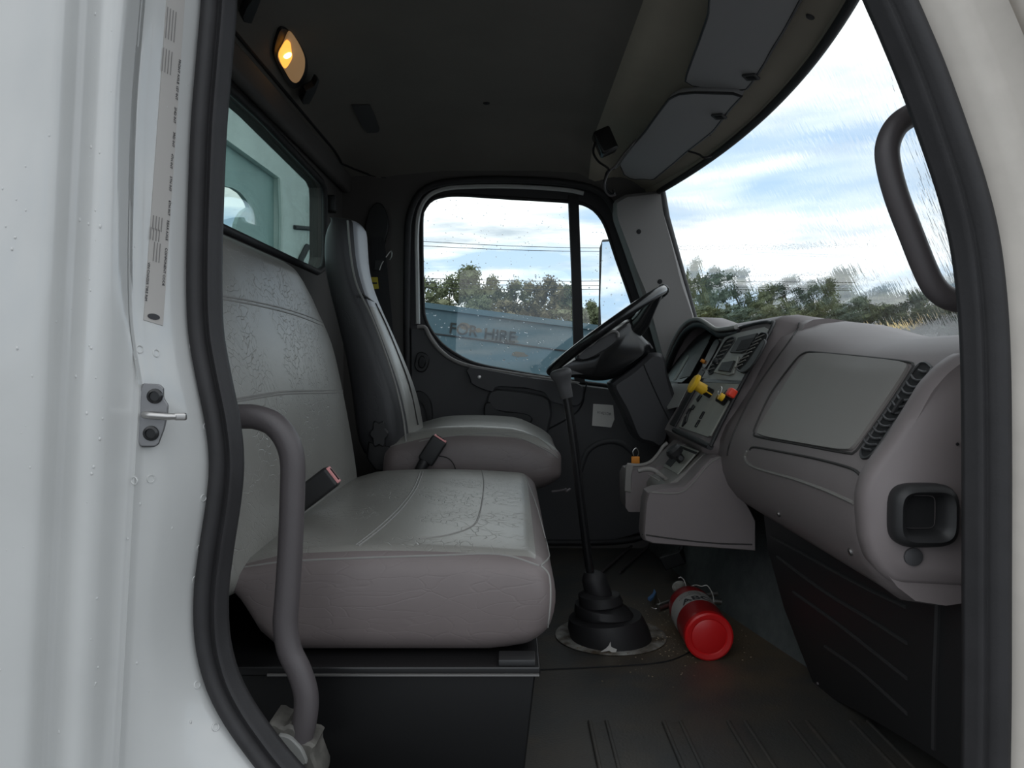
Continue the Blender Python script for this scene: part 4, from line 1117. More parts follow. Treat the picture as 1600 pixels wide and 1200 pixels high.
# lower switch panel
lp = face_plate('switch_panel', [(1062, 668), (1080, 634), (1102, 598), (1156, 601), (1112, 682), (1108, 684)], 0.001, 0.004, M['dash_grey'], smooth=0)
face_plate('panel_gap', [(1103, 593), (1160, 596), (1158, 601), (1101, 598)], 0.002, 0.004, M['lcd'], smooth=0, bev=0)
face_plate('dark_side_strip', [(1048, 664), (1066, 634), (1098, 578), (1103, 582), (1074, 634), (1056, 668)], 0.001, 0.005, M['black_plastic'], smooth=0)
for k, (a, b, c, d) in enumerate([(1070, 664, 1074, 650), (1075, 648, 1080, 639), (1090, 627, 1097, 617), (1082, 640, 1086, 634), (1088, 668, 1094, 657), (1095, 655, 1101, 644)]):
    w = (FP(a, b, 0.005) + FP(c, d, 0.005)) / 2; e = (FP(c, d, 0.005) - FP(a, b, 0.005)); L = e.length; e.normalize()
    v, f = frame_box(w + fn * 0.002, e, fn.cross(e), fn, L, 0.012 if k > 3 else 0.022, 0.006, 0.002, 2); mk('rocker_switch', v, f, M['gloss_black'], lp)
# air brake valves
def valve(name, c, tip, r, rs, m, lab):
    a = FP(c[0], c[1], 0.005); ln = 0.060
    # the knob axis follows the face normal
    t = mk(name, *lathe_vf(a, fn, [(0, rs * 0.6), (ln * 0.35, rs * 0.6), (ln * 0.36, rs), (ln * 0.8, rs * 0.92), (ln * 0.82, r), (ln * 0.92, r * 1.02), (ln, r * 0.8), (ln * 1.01, 0.001)], 8 if 'red' in name else 24), M[m], dash, angle=30)
    t['label'] = lab; return t
valve('yellow_brake_valve', (1112, 616), None, 0.026, 0.0145, 'yellow', 'yellow mushroom shaped valve knob')
a = FP(1112, 616, 0.004); v, f = lathe_vf(a, fn, [(0, 0.013), (0.018, 0.013), (0.020, 0.010)], 14); mk('valve_collar', v, f, M['gloss_black'], dash)
a = FP(1135, 627, 0.004); v, f = lathe_vf(a, fn, [(0, 0.014), (0.022, 0.013), (0.024, 0.010)], 14); mk('valve_stem', v, f, M['gloss_black'], dash)
v, f = lathe_vf(FP(1130, 622, 0.026), fn, [(0, 0.009), (0.010, 0.009)], 14); mk('yellow_collar', v, f, M['yellow'], dash)
v, f = frame_box(FP(1143, 614, 0.030), fy, fu, fn, 0.026, 0.020, 0.018, 0.004, 2); o = mk('red_trailer_valve', v, f, M['red_orange'], dash); o['label'] = 'red push button'
v, f = lathe_vf(FP(1145, 622, 0.004), fn, [(0, 0.010), (0.022, 0.010)], 14); mk('red_button_stem', v, f, M['gloss_black'], dash)
tube('key_ring', catmull([FP(1122, 612, 0.030), FP(1126, 604, 0.032), FP(1128, 608, 0.030), FP(1124, 618, 0.028)], 4, True), 0.0010, M['steel'], dash, seg=5, closed=True)

# ---- console bin below the centre stack
con = thing('console_bin', 'taupe plastic console with shifter quadrant and two cup recesses below the centre panel', 'console', (0.42, 2.0, 0.28))
ck = [(0.575, 0.270), (0.575, 0.330), (0.562, 0.372), (0.535, 0.41), (0.512, 0.455), (0.503, 0.486), (0.480, 0.486), (0.462, 0.478), (0.440, 0.452), (0.420, 0.420), (0.400, 0.402), (0.370, 0.392), (0.335, 0.388), (0.318, 0.382), (0.308, 0.365), (0.306, 0.290), (0.309, 0.278), (0.325, 0.272)]
nr = [P(a, b, 1.85) for a, b in [(1182, 862), (1182, 815), (1172, 795), (1153, 765), (1141, 735), (1137, 712), (1122, 711), (1111, 714), (1094, 732), (1080, 748), (1067, 760), (1045, 763), (1024, 765), (1012, 770), (1008, 785), (1004, 835), (1006, 845), (1018, 850)]]
def conring(y, s=1.0, dz=0): 
    c = sum(nr, Vector()) / len(nr)
    return [Vector((c.x + (p.x - c.x) * s, y, c.z + (p.z - c.z) * s)) for p in nr]
v, f = rings([conring(1.846, 0.965), conring(1.850, 0.985), conring(1.862, 1.0), conring(1.90, 1.0), conring(1.915, 0.99)])
cb_ = mk('near_cheek', v, f, M['dash'], con, angle=50)
drape_line('cheek_seam', [(1004, 835), (1060, 843), (1120, 849), (1182, 851)], cb_, 0.0018, M['groove'], cb_)
drape_line('cheek_crease', [(1015, 769), (1045, 771), (1067, 768), (1085, 752), (1105, 728), (1122, 716), (1136, 714)], cb_, 0.0022, M['dash_panel'], cb_)
mid = [(0.575, 0.275), (0.575, 0.40), (0.545, 0.455), (0.503, 0.478), (0.470, 0.468), (0.445, 0.445), (0.420, 0.420), (0.400, 0.404), (0.372, 0.386), (0.360, 0.368), (0.360, 0.29), (0.365, 0.275)]
v, f = rings([[Vector((a, y, b)) for a, b in mid] for y in (1.915, 1.92, 2.09, 2.10)]); mk('middle_tray', v, f, M['dash_panel'], con, angle=50)
far = [(0.565, 0.285), (0.565, 0.40), (0.53, 0.45), (0.495, 0.475), (0.455, 0.468), (0.430, 0.442), (0.405, 0.415), (0.375, 0.402), (0.33, 0.400), (0.312, 0.396), (0.304, 0.380), (0.304, 0.300), (0.312, 0.288)]
v, f = rings([[Vector((a, y, b)) for a, b in far] for y in (2.10, 2.106, 2.21, 2.22)]); fc = mk('far_cheek', v, f, M['dash'], con, angle=50)
v, f = prism_vf([P(a, b, 2.095) for a, b in [(978, 728), (981, 725), (990, 726), (987, 745), (986, 770), (976, 768)]], (0, 0.01, 0), 0.002); mk('cup_lip', v, f, M['dash_panel'], con)
tube('rim_line', catmull([P(a, b, 2.10) for a, b in [(980, 726), (1000, 727), (1016, 722), (1028, 710), (1036, 698), (1043, 692)]], 5), 0.005, M['dash_panel'], con, seg=8)
tube('rim_line', catmull([P(a, b, 1.965) for a, b in [(997, 736), (1010, 733), (1024, 736), (1042, 750)]], 5), 0.006, M['dash_panel'], con, seg=8)
# quadrant plate and selector knob
qn = Vector((-0.75, 0, 0.66)).normalized(); qo = Vector((0.445, 2.0, 0.452))
def QP(px, py, off=0): return PP(px, py, qo + qn * off, qn)
v, f = prism_vf([QP(a, b, 0.0) for a, b in [(1063, 695), (1092, 706), (1060, 742), (1034, 728)]], qn * 0.004, 0.001); qp = mk('quadrant_plate', v, f, M['dash_grey'], con, smooth=False)
v, f = prism_vf([QP(a, b, 0.004) for a, b in [(1064, 697), (1090, 707), (1087, 710), (1062, 700)]], qn * 0.001); mk('dark_slot', v, f, M['void'], qp, smooth=False)
v, f = prism_vf([QP(a, b, 0.004) for a, b in [(1050, 712), (1060, 716), (1048, 730), (1040, 725)]], qn * 0.001); mk('dark_slot', v, f, M['print'], qp, smooth=False)
kp = [QP(1066, 722, 0.004), QP(1068, 720, 0.02), QP(1069, 716, 0.035)]
v, f = lathe_vf(QP(1065, 720, 0.004), (qn + Vector((0, 0, 0.3))).normalized(), [(0, 0.010), (0.016, 0.012), (0.020, 0.020), (0.034, 0.022), (0.042, 0.017), (0.045, 0.004)], 12); mk('selector_knob', v, f, M['black_plastic'], con)
tube('selector_lever', [QP(1044, 706, 0.014), QP(1064, 716, 0.022)], 0.006, M['black_plastic'], con, seg=8)
for k in (0, 1): tube('tray_rib', [P(1014 + k * 9, 742 - k * 3, 1.97), P(1030 + k * 9, 751 - k * 3, 1.93)], 0.0025, M['dash_panel'], con, seg=6)

# ---- black ribbed kick panel under the dashboard
kick = thing('kick_panel', 'black ribbed plastic panel under the glove box', 'panel', (0.6, 1.4, 0.0))
ka = Vector((0.570, 1.77, 0.40)); kb = Vector((0.600, 1.085, 0.395)); kc_ = Vector((0.652, 1.67, 0.004)); kd = Vector((0.665, 1.12, 0.06))
kl = [P(1193, 802, 1.775), P(1200, 860, 1.76), P(1225, 950, 1.73), P(1250, 1015, 1.70), P(1275, 1078, 1.675)]
kr = [P(1500, 880, 1.085), P(1502, 930, 1.085), P(1503, 1000, 1.09), P(1504, 1100, 1.10), P(1506, 1215, 1.11)]
def kfn(u, w):
    i = min(3, int(w * 4)); t = w * 4 - i
    a = kl[i].lerp(kl[i + 1], t); b = kr[i].lerp(kr[i + 1], t); p = a.lerp(b, u)
    p.x += 0.012 * math.sin(math.pi * u)
    return p
v, f = slab_vf(kfn, 20, 20, (0.015, 0, 0)); kp_ = mk('panel_sheet', v, f, M['black_plastic'], kick, angle=60)
for pts in ([(1205, 838), (1260, 868), (1340, 912), (1415, 948)], [(1215, 870), (1290, 925), (1360, 968), (1418, 1005)], [(1240, 925), (1310, 975), (1370, 1022), (1418, 1060)], [(1290, 1010), (1340, 1045), (1380, 1080), (1418, 1115)]):
    drape_line('rib', pts, kp_, 0.0034, M['rib'], kick, off=0.001)
drape_line('edge_rib', [(1467, 940), (1465, 1000), (1462, 1080), (1461, 1170)], kp_, 0.005, M['rib'], kick, off=0.001)
for a, b in ((1214, 925), (1274, 1068)):
    l, n = hit(a + 4, b, kp_)
    if l is not None: v, f = lathe_vf(l, n, [(0, 0.004), (0.003, 0.003)], 10); mk('rivet', v, f, M['handle_grey'], kick)
# ================================================================ controls and loose things
# ---- steering wheel, seen edge-on
sw = thing('steering_wheel', 'black steering wheel tilted in front of the driver seat', 'steering wheel', P(962, 560, 2.55))
wc = P(947, 516, 2.55); d1 = (P(1040, 449, 2.55) - P(854, 582, 2.55)); RW = d1.length / 2 - 0.014; d1.normalize()
wy = Vector((0, 1, 0)); wn = Vector((-d1.z, 0, d1.x))          # normal, up and towards the driver
wy = (wy - wn * 0.085).normalized(); wn = d1.cross(wy) if d1.cross(wy).z > 0 else wy.cross(d1)
wcc = wc - wn * 0.004
rim_ = []
for k in range(64):
    t = 2 * math.pi * k / 64; rim_.append(wcc + d1 * math.cos(t) * RW + wy * math.sin(t) * RW)
tube('rim', rim_, 0.0155, M['gloss_black'], sw, seg=12, closed=True)
for k in range(-3, 4):                                         # finger ridges at the top of the rim
    t = k * 0.11; c = wcc + d1 * math.cos(t) * RW + wy * math.sin(t) * RW; tg = Vector(d1 * -math.sin(t) + wy * math.cos(t))
    rad = d1 * math.cos(t) + wy * math.sin(t)
    tube('grip_ridge', [c + (rad * math.cos(q) + wn * math.sin(q)) * 0.0158 for q in [i * 0.5236 for i in range(12)]], 0.0022, M['gloss_black'], sw, seg=5, closed=True)
hc = wcc - wn * 0.055
# hub: deep padded bowl under the rim
def hubring(h, a, b, off=0): return [wcc - wn * h + d1 * (math.cos(t) * a + off) + wy * math.sin(t) * b for t in [2 * math.pi * i / 28 for i in range(28)]]
ho = [(866, 580), (890, 563), (930, 535), (985, 497), (992, 512), (1006, 526), (1019, 545), (1004, 562), (985, 577), (958, 592), (930, 595), (900, 590), (872, 589)]
how = [P(a, b, 2.47) for a, b in ho]
v, f = prism_vf(resample(catmull(how, 3, True), 60), (0, 0.16, 0), 0.018); mk('hub', v, f, M['gloss_black'], sw, angle=50)
def spoke(t, w0, w1):
    rad = d1 * math.cos(t) + wy * math.sin(t); tg = d1 * -math.sin(t) + wy * math.cos(t); R = []
    for q, h, w, th in ((0.05, 0.055, w0, 0.035), (0.12, 0.040, w0 * .9, 0.03), (0.17, 0.018, w1 * 1.1, 0.022), (RW - 0.004, 0.001, w1, 0.014)):
        c = wcc + rad * q - wn * h
        R.append([c + tg * (math.cos(k / 10 * 6.2832) * w) + wn * math.sin(k / 10 * 6.2832) * th for k in range(10)])
    v, f = rings(R); mk('spoke', v, f, M['gloss_black'], sw, angle=60)
for t in (0.5, -0.5, math.pi - 0.25, math.pi - 0.8): spoke(t, 0.035, 0.022)
# switch pad facing the passenger side
sp_ = [(902, 556), (915, 545), (935, 530), (955, 519), (966, 520), (966, 530), (950, 545), (930, 557), (912, 563), (904, 562)]
v, f = prism_vf(resample(catmull([P(a, b, 2.375) for a, b in sp_], 4, True), 40), (0, 0.10, 0), 0.006); pad = mk('switch_pad', v, f, M['door_plastic'], sw)
tube('pad_highlight', catmull([P(a, b, 2.372) for a, b in [(904, 554), (915, 543), (924, 539), (935, 529), (945, 524), (957, 518), (965, 520), (966, 527)]], 5), 0.0042, M['pillar_trim'], pad, seg=8)  # pale tube paints the highlight along the pad's upper edge
# bright lower edge of the front spoke
tube('spoke_edge', catmull([P(a, b, 2.50) for a, b in [(983, 500), (985, 511), (998, 524), (1012, 536), (1019, 545)]], 5), 0.004, M['handle_grey'], sw, seg=8)

col = thing('steering_column', 'dark plastic steering column shroud under the steering wheel', 'steering column', P(1050, 690, 2.52))
sh = [(962, 596), (985, 580), (1010, 560), (1020, 552), (1032, 551), (1040, 560), (1043, 580), (1056, 620), (1058, 645), (1048, 665), (1042, 690), (1033, 702), (1020, 695), (1000, 690), (988, 668), (975, 640), (958, 605)]
v, f = prism_vf(resample(catmull([P(a, b, 2.44) for a, b in sh], 3, True), 70), (0, 0.17, 0), 0.012); shr = mk('shroud', v, f, M['door_trim_dark'], col)
drape_line('shroud_seam', [(1006, 570), (1012, 585), (1030, 625), (1048, 662)], shr, 0.002, M['void'], shr)
sh2 = [(1015, 590), (1060, 640), (1140, 760), (1120, 800), (1040, 720), (1000, 640)]
tube('column_tube', [P(985, 600, 2.53), P(1060, 720, 2.53), P(1120, 850, 2.55)], 0.035, M['black_plastic'], col, seg=14)
tube('stalk', [P(1000, 600, 2.62), P(985, 596, 2.80)], 0.007, M['black_plastic'], col, seg=8)
kt = thing('key_tag', 'small amber key tag hanging behind the console', 'key tag', P(993, 724, 2.25))
v, f = frame_box(P(993, 719, 2.25), Vector((1, 0, 0)), Vector((0, 1, 0)), Vector((0, 0, 1)), 0.024, 0.006, 0.022, 0.003, 2); mk('tag_body', v, f, M['orange'], kt)
tube('tag_loop', catmull([P(990, 712, 2.25), P(989, 705, 2.25), P(994, 700, 2.25), P(998, 707, 2.25), P(996, 713, 2.25)], 4), 0.0012, M['steel'], kt, seg=5)

# ---- pedals far in the dark footwell
for nm, lb, pts in (('brake_pedal', 'black brake pedal in the dark driver footwell', [(1030, 872), (1062, 862), (1072, 880), (1040, 892)]), ('accelerator_pedal', 'black accelerator pedal at the foot of the toe board', [(1085, 868), (1108, 862), (1122, 905), (1098, 914)])):
    w = [P(a, b, 2.5) for a, b in pts]
    t = thing(nm, lb, 'pedal', (sum(w, Vector()) / 4) * 1.0)
    v, f = prism_vf(w, (0.02, 0.05, 0.0), 0.003); mk('pedal_pad', v, f, M['black_plastic'], t)
    c = sum(w, Vector()) / 4; tube('pedal_arm', [c + Vector((0.02, 0.04, 0)), c + Vector((0.08, 0.04, 0.12))], 0.008, M['black_plastic'], t, seg=8)

# ---- gear lever
gs_ = thing('gear_shifter', 'tall black floor gear lever with rubber boot', 'gear shifter', PZ(955, 1000, 0))
base = PZ(955, 997, 0.0)
kt_ = P(877, 590, 1.90); kb_ = P(884, 618, 1.90); bt_ = P(925, 912, 1.94)
ax_ = (kt_ - kb_).normalized()
pr = [(0.0, 0.0145), (0.012, 0.0165), (0.025, 0.017), (0.036, 0.018), (0.046, 0.021), (0.055, 0.0255), (0.062, 0.0265), (0.068, 0.0245), (0.0715, 0.018), (0.073, 0.004)]
v, f = lathe_vf(P(886, 622, 1.90), (P(874, 574, 1.90) - P(886, 622, 1.90)), pr, 24); mk('knob', v, f, M['door_plastic'], gs_, angle=60)
rod = catmull([P(885, 618, 1.90), P(895, 680, 1.905), P(906, 770, 1.92), P(916, 850, 1.93), P(926, 920, 1.945)], 6)
tube('rod', rod, 0.0105, M['gloss_black'], gs_, seg=14)
bc = [(926, 906, 0.017), (928, 918, 0.024), (930, 935, 0.036), (933, 950, 0.046), (936, 955, 0.060), (940, 966, 0.068), (943, 970, 0.060), (946, 975, 0.082), (950, 990, 0.092), (952, 994, 0.102), (953, 998, 0.108), (954, 1003, 0.112)]
zt_ = P(926, 906, 1.945).z; R = []
hts = [0.168, 0.155, 0.150, 0.120, 0.116, 0.112, 0.090, 0.086, 0.083, 0.066, 0.060, 0.057, 0.030, 0.001]
rads = [0.020, 0.029, 0.031, 0.035, 0.034, 0.051, 0.054, 0.050, 0.067, 0.074, 0.070, 0.090, 0.100, 0.101]
for k, (h, r) in enumerate(zip(hts, rads)):
    t = 1 - h / 0.165; cx_ = P(926, 906, 1.945).x * (1 - t) + base.x * t; cy_ = 1.945
    tilt = 0.22 * (1 - t) * math.sin(k * 1.3)
    R.append([Vector((cx_ + math.cos(q) * r, cy_ + math.sin(q) * r, max(0.001, h + tilt * math.cos(q) * r))) for q in [2 * math.pi * i / 36 for i in range(36)]])
v, f = rings(list(reversed(R))); mk('boot', v, f, M['rubber'], gs_, angle=45)
R = [[Vector((base.x + 0.0 + math.cos(q) * r, 1.965 + math.sin(q) * r, z)) for q in [2 * math.pi * i / 48 for i in range(48)]] for r, z in ((0.136, 0.0005), (0.139, 0.003), (0.136, 0.005), (0.100, 0.0055))]
v, f = rings(R); mk('ring_plate', v, f, M['ring_plate'], gs_, angle=40)
scr = mk('torn_label', *prism_vf([P(a, b, 1.84) for a, b in [(938, 1019), (946, 1014), (951, 1009), (954, 1003), (955, 1011), (964, 1015), (961, 1022), (952, 1017)]], (0, 0.002, 0)), M['paper'], None, smooth=False)
tag(scr, 'small torn white paper scrap stuck on the gear lever boot', 'paper scrap')
bw = mk('wrapper', *prism_vf([PZ(a, b, 0.012) for a, b in [(1012, 937), (1020, 930), (1022, 923), (1025, 928), (1021, 936), (1016, 940)]], (0.0, 0.0, 0.006)), M['blue_wrap'], None, smooth=False)
tag(bw, 'small torn blue wrapper on the floor left of the fire extinguisher', 'wrapper')
bd = MB(); rr = random.Random(12)
for i in range(420):
    a = rr.gauss(1040, 62); b = rr.gauss(990, 28)
    if a < 880 or b < 940: continue
    p = PZ(a, b, 0.0)
    if p.x > toe_x(p.y) - 0.02: continue
    r = rr.choice([.001, .0016, .0024]); z0 = 0.0055 if (p - Vector((base.x, 1.965, 0))).length < 0.14 else 0.0
    v, f = lathe_vf(p + Vector((0, 0, z0 - 0.0003)), (0, 0, 1), [(0, r), (r * .5, r * .7)], 5); bd.add(v, f)
g = bd.build('floor_grit', M['dust']); tag(g, 'pale grit scattered on the floor mat round the gear lever', 'grit', kind='stuff')

# ---- fire extinguisher lying on the floor, its base to the viewer
fe = thing('fire_extinguisher', 'red fire extinguisher lying on the floor beside the gear lever', 'fire extinguisher', PZ(1100, 1020, 0))
RB = 0.056
def on_floor(px, py, r): 
    # centre of a cylinder of radius r lying on the mat, seen at (px, py)
    return PZ(px, py, r)
A_ = PZ(1108, 995, RB); B_ = PZ(1066, 930, RB); axe = (B_ - A_); axe.z = 0; Lx = axe.length; axe.normalize()
L_ = 0.29
v, f = lathe_vf(A_, axe, [(0.006, 0.0), (0.006, RB * 0.74), (0.0, RB * 0.80), (0.0, RB * 0.93), (0.006, RB), (0.03, RB), (L_ * .62, RB), (L_ * .72, RB * .985), (L_ * .80, RB * .93), (L_ * .88, RB * .74), (L_ * .93, RB * .5), (L_ * .95, RB * .36)], 48, cap=True)
cyl = mk('cylinder', v, f, M['red_metal'], fe, angle=40)
v, f = lathe_vf(A_, axe, [(-0.001, 0.0), (-0.0015, RB * 0.66), (0.0, RB * 0.71), (-0.002, RB * 0.75), (-0.0035, RB * 0.92), (-0.001, RB * 0.99), (0.004, RB * 1.012), (0.012, RB * 1.012), (0.012, RB * 1.0)], 48); mk('base_cap', v, f, M['red'], fe, angle=30)
upv = Vector((0, 0, 1)); sdv = axe.cross(upv)
l0, l1 = L_ * .33, L_ * .60; R = []
def band(h, r, a0=-2.0, a1=1.9, n=40): return [A_ + axe * h + (upv * math.cos(a0 + (a1 - a0) * k / n) + sdv * math.sin(a0 + (a1 - a0) * k / n)) * r for k in range(n + 1)]
v, f = rings([band(l0, RB + .0006), band(l1, RB + .0006)], cap=False, closed_ring=False); lab = mk('label_band', v, f, M['label_grey'], fe, angle=60)
# block letters and small print wrapped on the band
def wrap(me_name, body, size, h, ang0, m, bold=0):
    cu = bpy.data.curves.new('t', 'FONT'); cu.body = body; cu.size = size; cu.align_x = 'CENTER'; cu.align_y = 'CENTER'; cu.offset = bold
    tmp = bpy.data.objects.new('t', cu); COL.objects.link(tmp); dg = bpy.context.evaluated_depsgraph_get(); me = bpy.data.meshes.new_from_object(tmp.evaluated_get(dg)); bpy.data.objects.remove(tmp)
    for q in me.vertices:
        a = ang0 + q.co.x / RB; q.co = A_ + axe * (h + q.co.y) + (upv * math.cos(a) + sdv * math.sin(a)) * (RB + 0.0016)
    me.name = me_name
    return link(me_name, me, m, lab, smooth=False)
wrap('lettering', 'ABC', 0.038, l0 + 0.017, -0.12, M['print'], 0.0010)
wrap('lettering', 'FIRE\nEXTINGUISHER', 0.011, l1 - 0.024, -0.15, M['faint_print'])
for k in range(5): 
    h = l0 + 0.046 + k * 0.007; v, f = rings([band(h, RB + .0012, -0.75, 0.2, 14), band(h + 0.0012, RB + .0012, -0.75, 0.2, 14)], cap=False, closed_ring=False); mk('print_line', v, f, M['faint_print'], lab)
hd_ = A_ + axe * (L_ * .95)
v, f = lathe_vf(hd_, axe, [(0, 0.020), (0.012, 0.020), (0.014, 0.014), (0.035, 0.014)], 16); vb = mk('valve_body', v, f, M['steel'], fe)
v, f = lathe_vf(hd_ + axe * 0.020 + upv * 0.026 - sdv * 0.012, (upv * 0.8 - axe * 0.5 + sdv * -0.3), [(0, 0.019), (0.010, 0.019), (0.0105, 0.016), (0.009, 0.015)], 20); mk('pressure_gauge', v, f, M['ring_plate'], fe)
tube('nozzle', [hd_ + axe * 0.006 - sdv * 0.012, hd_ - axe * 0.028 - sdv * 0.078 + upv * -0.012], 0.0105, M['steel'], fe, seg=12)
tube('carry_handle', [hd_ + axe * 0.018 + sdv * 0.01, hd_ + axe * 0.022 + sdv * 0.100 + upv * -0.01], 0.0075, M['steel'], fe, seg=8, flat=0.5)
tube('squeeze_lever', [hd_ + axe * 0.034 + sdv * 0.01, hd_ + axe * 0.046 + sdv * 0.095 + upv * 0.006], 0.0065, M['steel'], fe, seg=8, flat=0.5)
def FW(px, py): return P(px, py, hd_.y)
tube('pin_wire', catmull([P(a, b, hd_.y - y_) for a, b, y_ in [(1077, 917, 0), (1087, 914, .0), (1096, 916, .0), (1105, 915, .0), (1112, 925, .02), (1115, 937, .05), (1114, 948, .08), (1112, 956, .10)]], 5), 0.0014, M['paper'], fe, seg=5)
tube('pin_wire', catmull([P(a, b, hd_.y) for a, b in [(1060, 903), (1064, 902), (1069, 907), (1072, 917)]], 5), 0.0012, M['paper'], fe, seg=5)
tube('pin_ring', catmull([P(a, b, hd_.y - 0.02) for a, b in [(1028, 934), (1031, 940), (1030, 948), (1024, 951), (1018, 949)]], 5), 0.0010, M['steel'], fe, seg=5)

# ---- grab handles
gh = thing('grab_handle', 'thick grey curved grab handle left of the door opening, in front of the bench seat', 'grab handle', P(468, 1165, 1.08), 'cab grab handles')
hp = [(330, 652), (372, 651), (400, 652), (428, 663), (448, 688), (457, 720), (457, 770), (454, 850), (449, 930), (446, 975), (452, 1015), (468, 1050), (478, 1085), (477, 1120), (468, 1160), (463, 1185)]
tube('handle_tube', catmull([P(a, b, 1.05 + (0.0 if a > 372 else 0.0)) for a, b in hp], 8), 0.0165, M['handle_grey'], gh, seg=20)
v, f = prism_vf(resample(catmull([P(a, b, 1.035) for a, b in [(420, 1130), (440, 1138), (452, 1133), (462, 1140), (470, 1158), (492, 1165), (488, 1180), (500, 1230), (440, 1240), (418, 1180)]], 3, True), 40), (0, 0.06, 0), 0.004); mk('mount_foot', v, f, M['mount_metal'], gh)
v, f = prism_vf(resample(catmull([P(a, b, 1.028) for a, b in [(432, 1152), (450, 1152), (466, 1165), (474, 1178), (478, 1196), (450, 1190)]], 3, True), 30), (0, 0.02, 0), 0.002); mk('foot_plate', v, f, M['mount_plate'], gh)
gh2 = thing('grab_handle', 'grey curved grab handle on the windshield pillar, right of the windshield', 'grab handle', P(1500, 470, 1.08), 'cab grab handles')
hp = [(1480, 172), (1450, 172), (1424, 180), (1400, 198), (1387, 228), (1389, 262), (1402, 310), (1425, 370), (1445, 420), (1460, 448), (1480, 465), (1512, 472), (1560, 474)]
tube('handle_tube', catmull([P(a, b, 1.045) for a, b in hp], 8), 0.0155, M['handle_grey'], gh2, seg=20)

# ---- sun visors
def visor(label, outline, clip, far=False):
    o = thing('sun_visor', label, 'sun visor', (0, 0, 0), 'sun visors')
    return o
def vis(label, pts, pl_o, pl_n, clipc, hole=None):
    n = Vector(pl_n).normalized()
    w = resample([PP(a, b, pl_o, n) for a, b in pts], 70)
    c = sum(w, Vector()) / len(w)
    t = thing('sun_visor', label, 'sun visor', c, 'sun visors')
    v, f = prism_vf(w, n * 0.02, 0.006); vb_ = mk('visor_board', v, f, M['visor_cloth'], t)
    k = [p + n * 0.002 for p in w]
    tube('edge_piping', [p - (p - c).normalized() * 0.003 + n * 0.002 for p in w], 0.0035, M['door_trim_dark'], vb_, seg=6, closed=True)
    a, b = clipc; p = PP(a, b, Vector(pl_o), n)
    e = (PP(a + 12, b - 1, Vector(pl_o), n) - p).normalized(); g = n.cross(e)
    v, f = frame_box(p - n * 0.002, e, g, n, 0.042, 0.022, 0.007, 0.003, 2); cl = mk('visor_clip', v, f, M['door_plastic'], t)
    v, f = frame_box(p - n * 0.0056 + e * 0.004, e, g, n, 0.026, 0.013, 0.003, 0.001, 1); mk('clip_slot', v, f, M['void'], cl)
    return t
def header_plane(Y):
    # the slope of the roof header: through these two points of the ceiling
    a = ceil_pt(0.40, Y); b = ceil_pt(0.58, Y); c = ceil_pt(0.40, Y + (0.5 if Y > 1.95 else -0.4))
    n = (b - a).cross(c - a).normalized()
    if n.z < 0: n = -n
    return a, n
o1, n1 = header_plane(1.65); o1 = o1 - n1 * 0.034
vis('near passenger side sun visor folded against the roof header', [(1112, -60), (1105, 20), (1090, 68), (1072, 118), (1070, 128), (1078, 134), (1110, 140), (1165, 142), (1174, 132), (1196, 100), (1228, 45), (1262, -20), (1285, -60)], o1, n1, (1174, 119))
o2, n2 = header_plane(2.15); o2 = o2 - n2 * 0.052
vis('far driver side sun visor folded against the roof header', [(968, 257), (979, 238), (1000, 214), (1032, 172), (1046, 154), (1062, 147), (1085, 145), (1152, 147), (1160, 150), (1140, 172), (1115, 205), (1072, 240), (1045, 262), (1020, 282), (1004, 280), (988, 281), (975, 274)], o2, n2, (1124, 181))
# ---- device and cables at the far header
rc = thing('cable_device', 'small black device with dangling cables at the front corner of the ceiling', 'device', P(948, 220, 2.45))
v, f = frame_box(P(945, 222, 2.45), Vector((0.9, 0, 0.4)).normalized(), Vector((0, 1, 0)), Vector((-0.4, 0, 0.9)).normalized(), 0.055, 0.06, 0.075, 0.008, 2); mk('device_body', v, f, M['gloss_black'], rc)
tube('curved_lead', catmull([P(a, b, 2.42) for a, b in [(930, 222), (927, 238), (935, 252), (949, 262), (952, 268)]], 6), 0.0035, M['gloss_black'], rc, seg=6)
for k in range(3):
    pts = [(994, 218 + k), (975, 240 + k * 3), (962, 258 + k * 2), (952 - k * 1.5, 268), (945 - k * 2 + k * k, 285), (946 + k * 2, 298), (953 + k * 3, 306 - k), (962 - k * 2, 304 - 4 * k)]
    tube('cable', catmull([P(a, b, 2.42 + 0.01 * k) for a, b in pts], 6), 0.0032, M['gloss_black'] if k else M['handle_grey'], rc, seg=6)  # one cable greyer, its shine put into the colour
sc_ = tube('short_cable', catmull([P(a, b, 2.2) for a, b in [(1075, 236), (1092, 241), (1100, 246), (1113, 244)]], 5), 0.003, M['gloss_black'], None, seg=6)
tag(sc_, 'short dark cable poking out of the roof header by the windshield', 'cable')

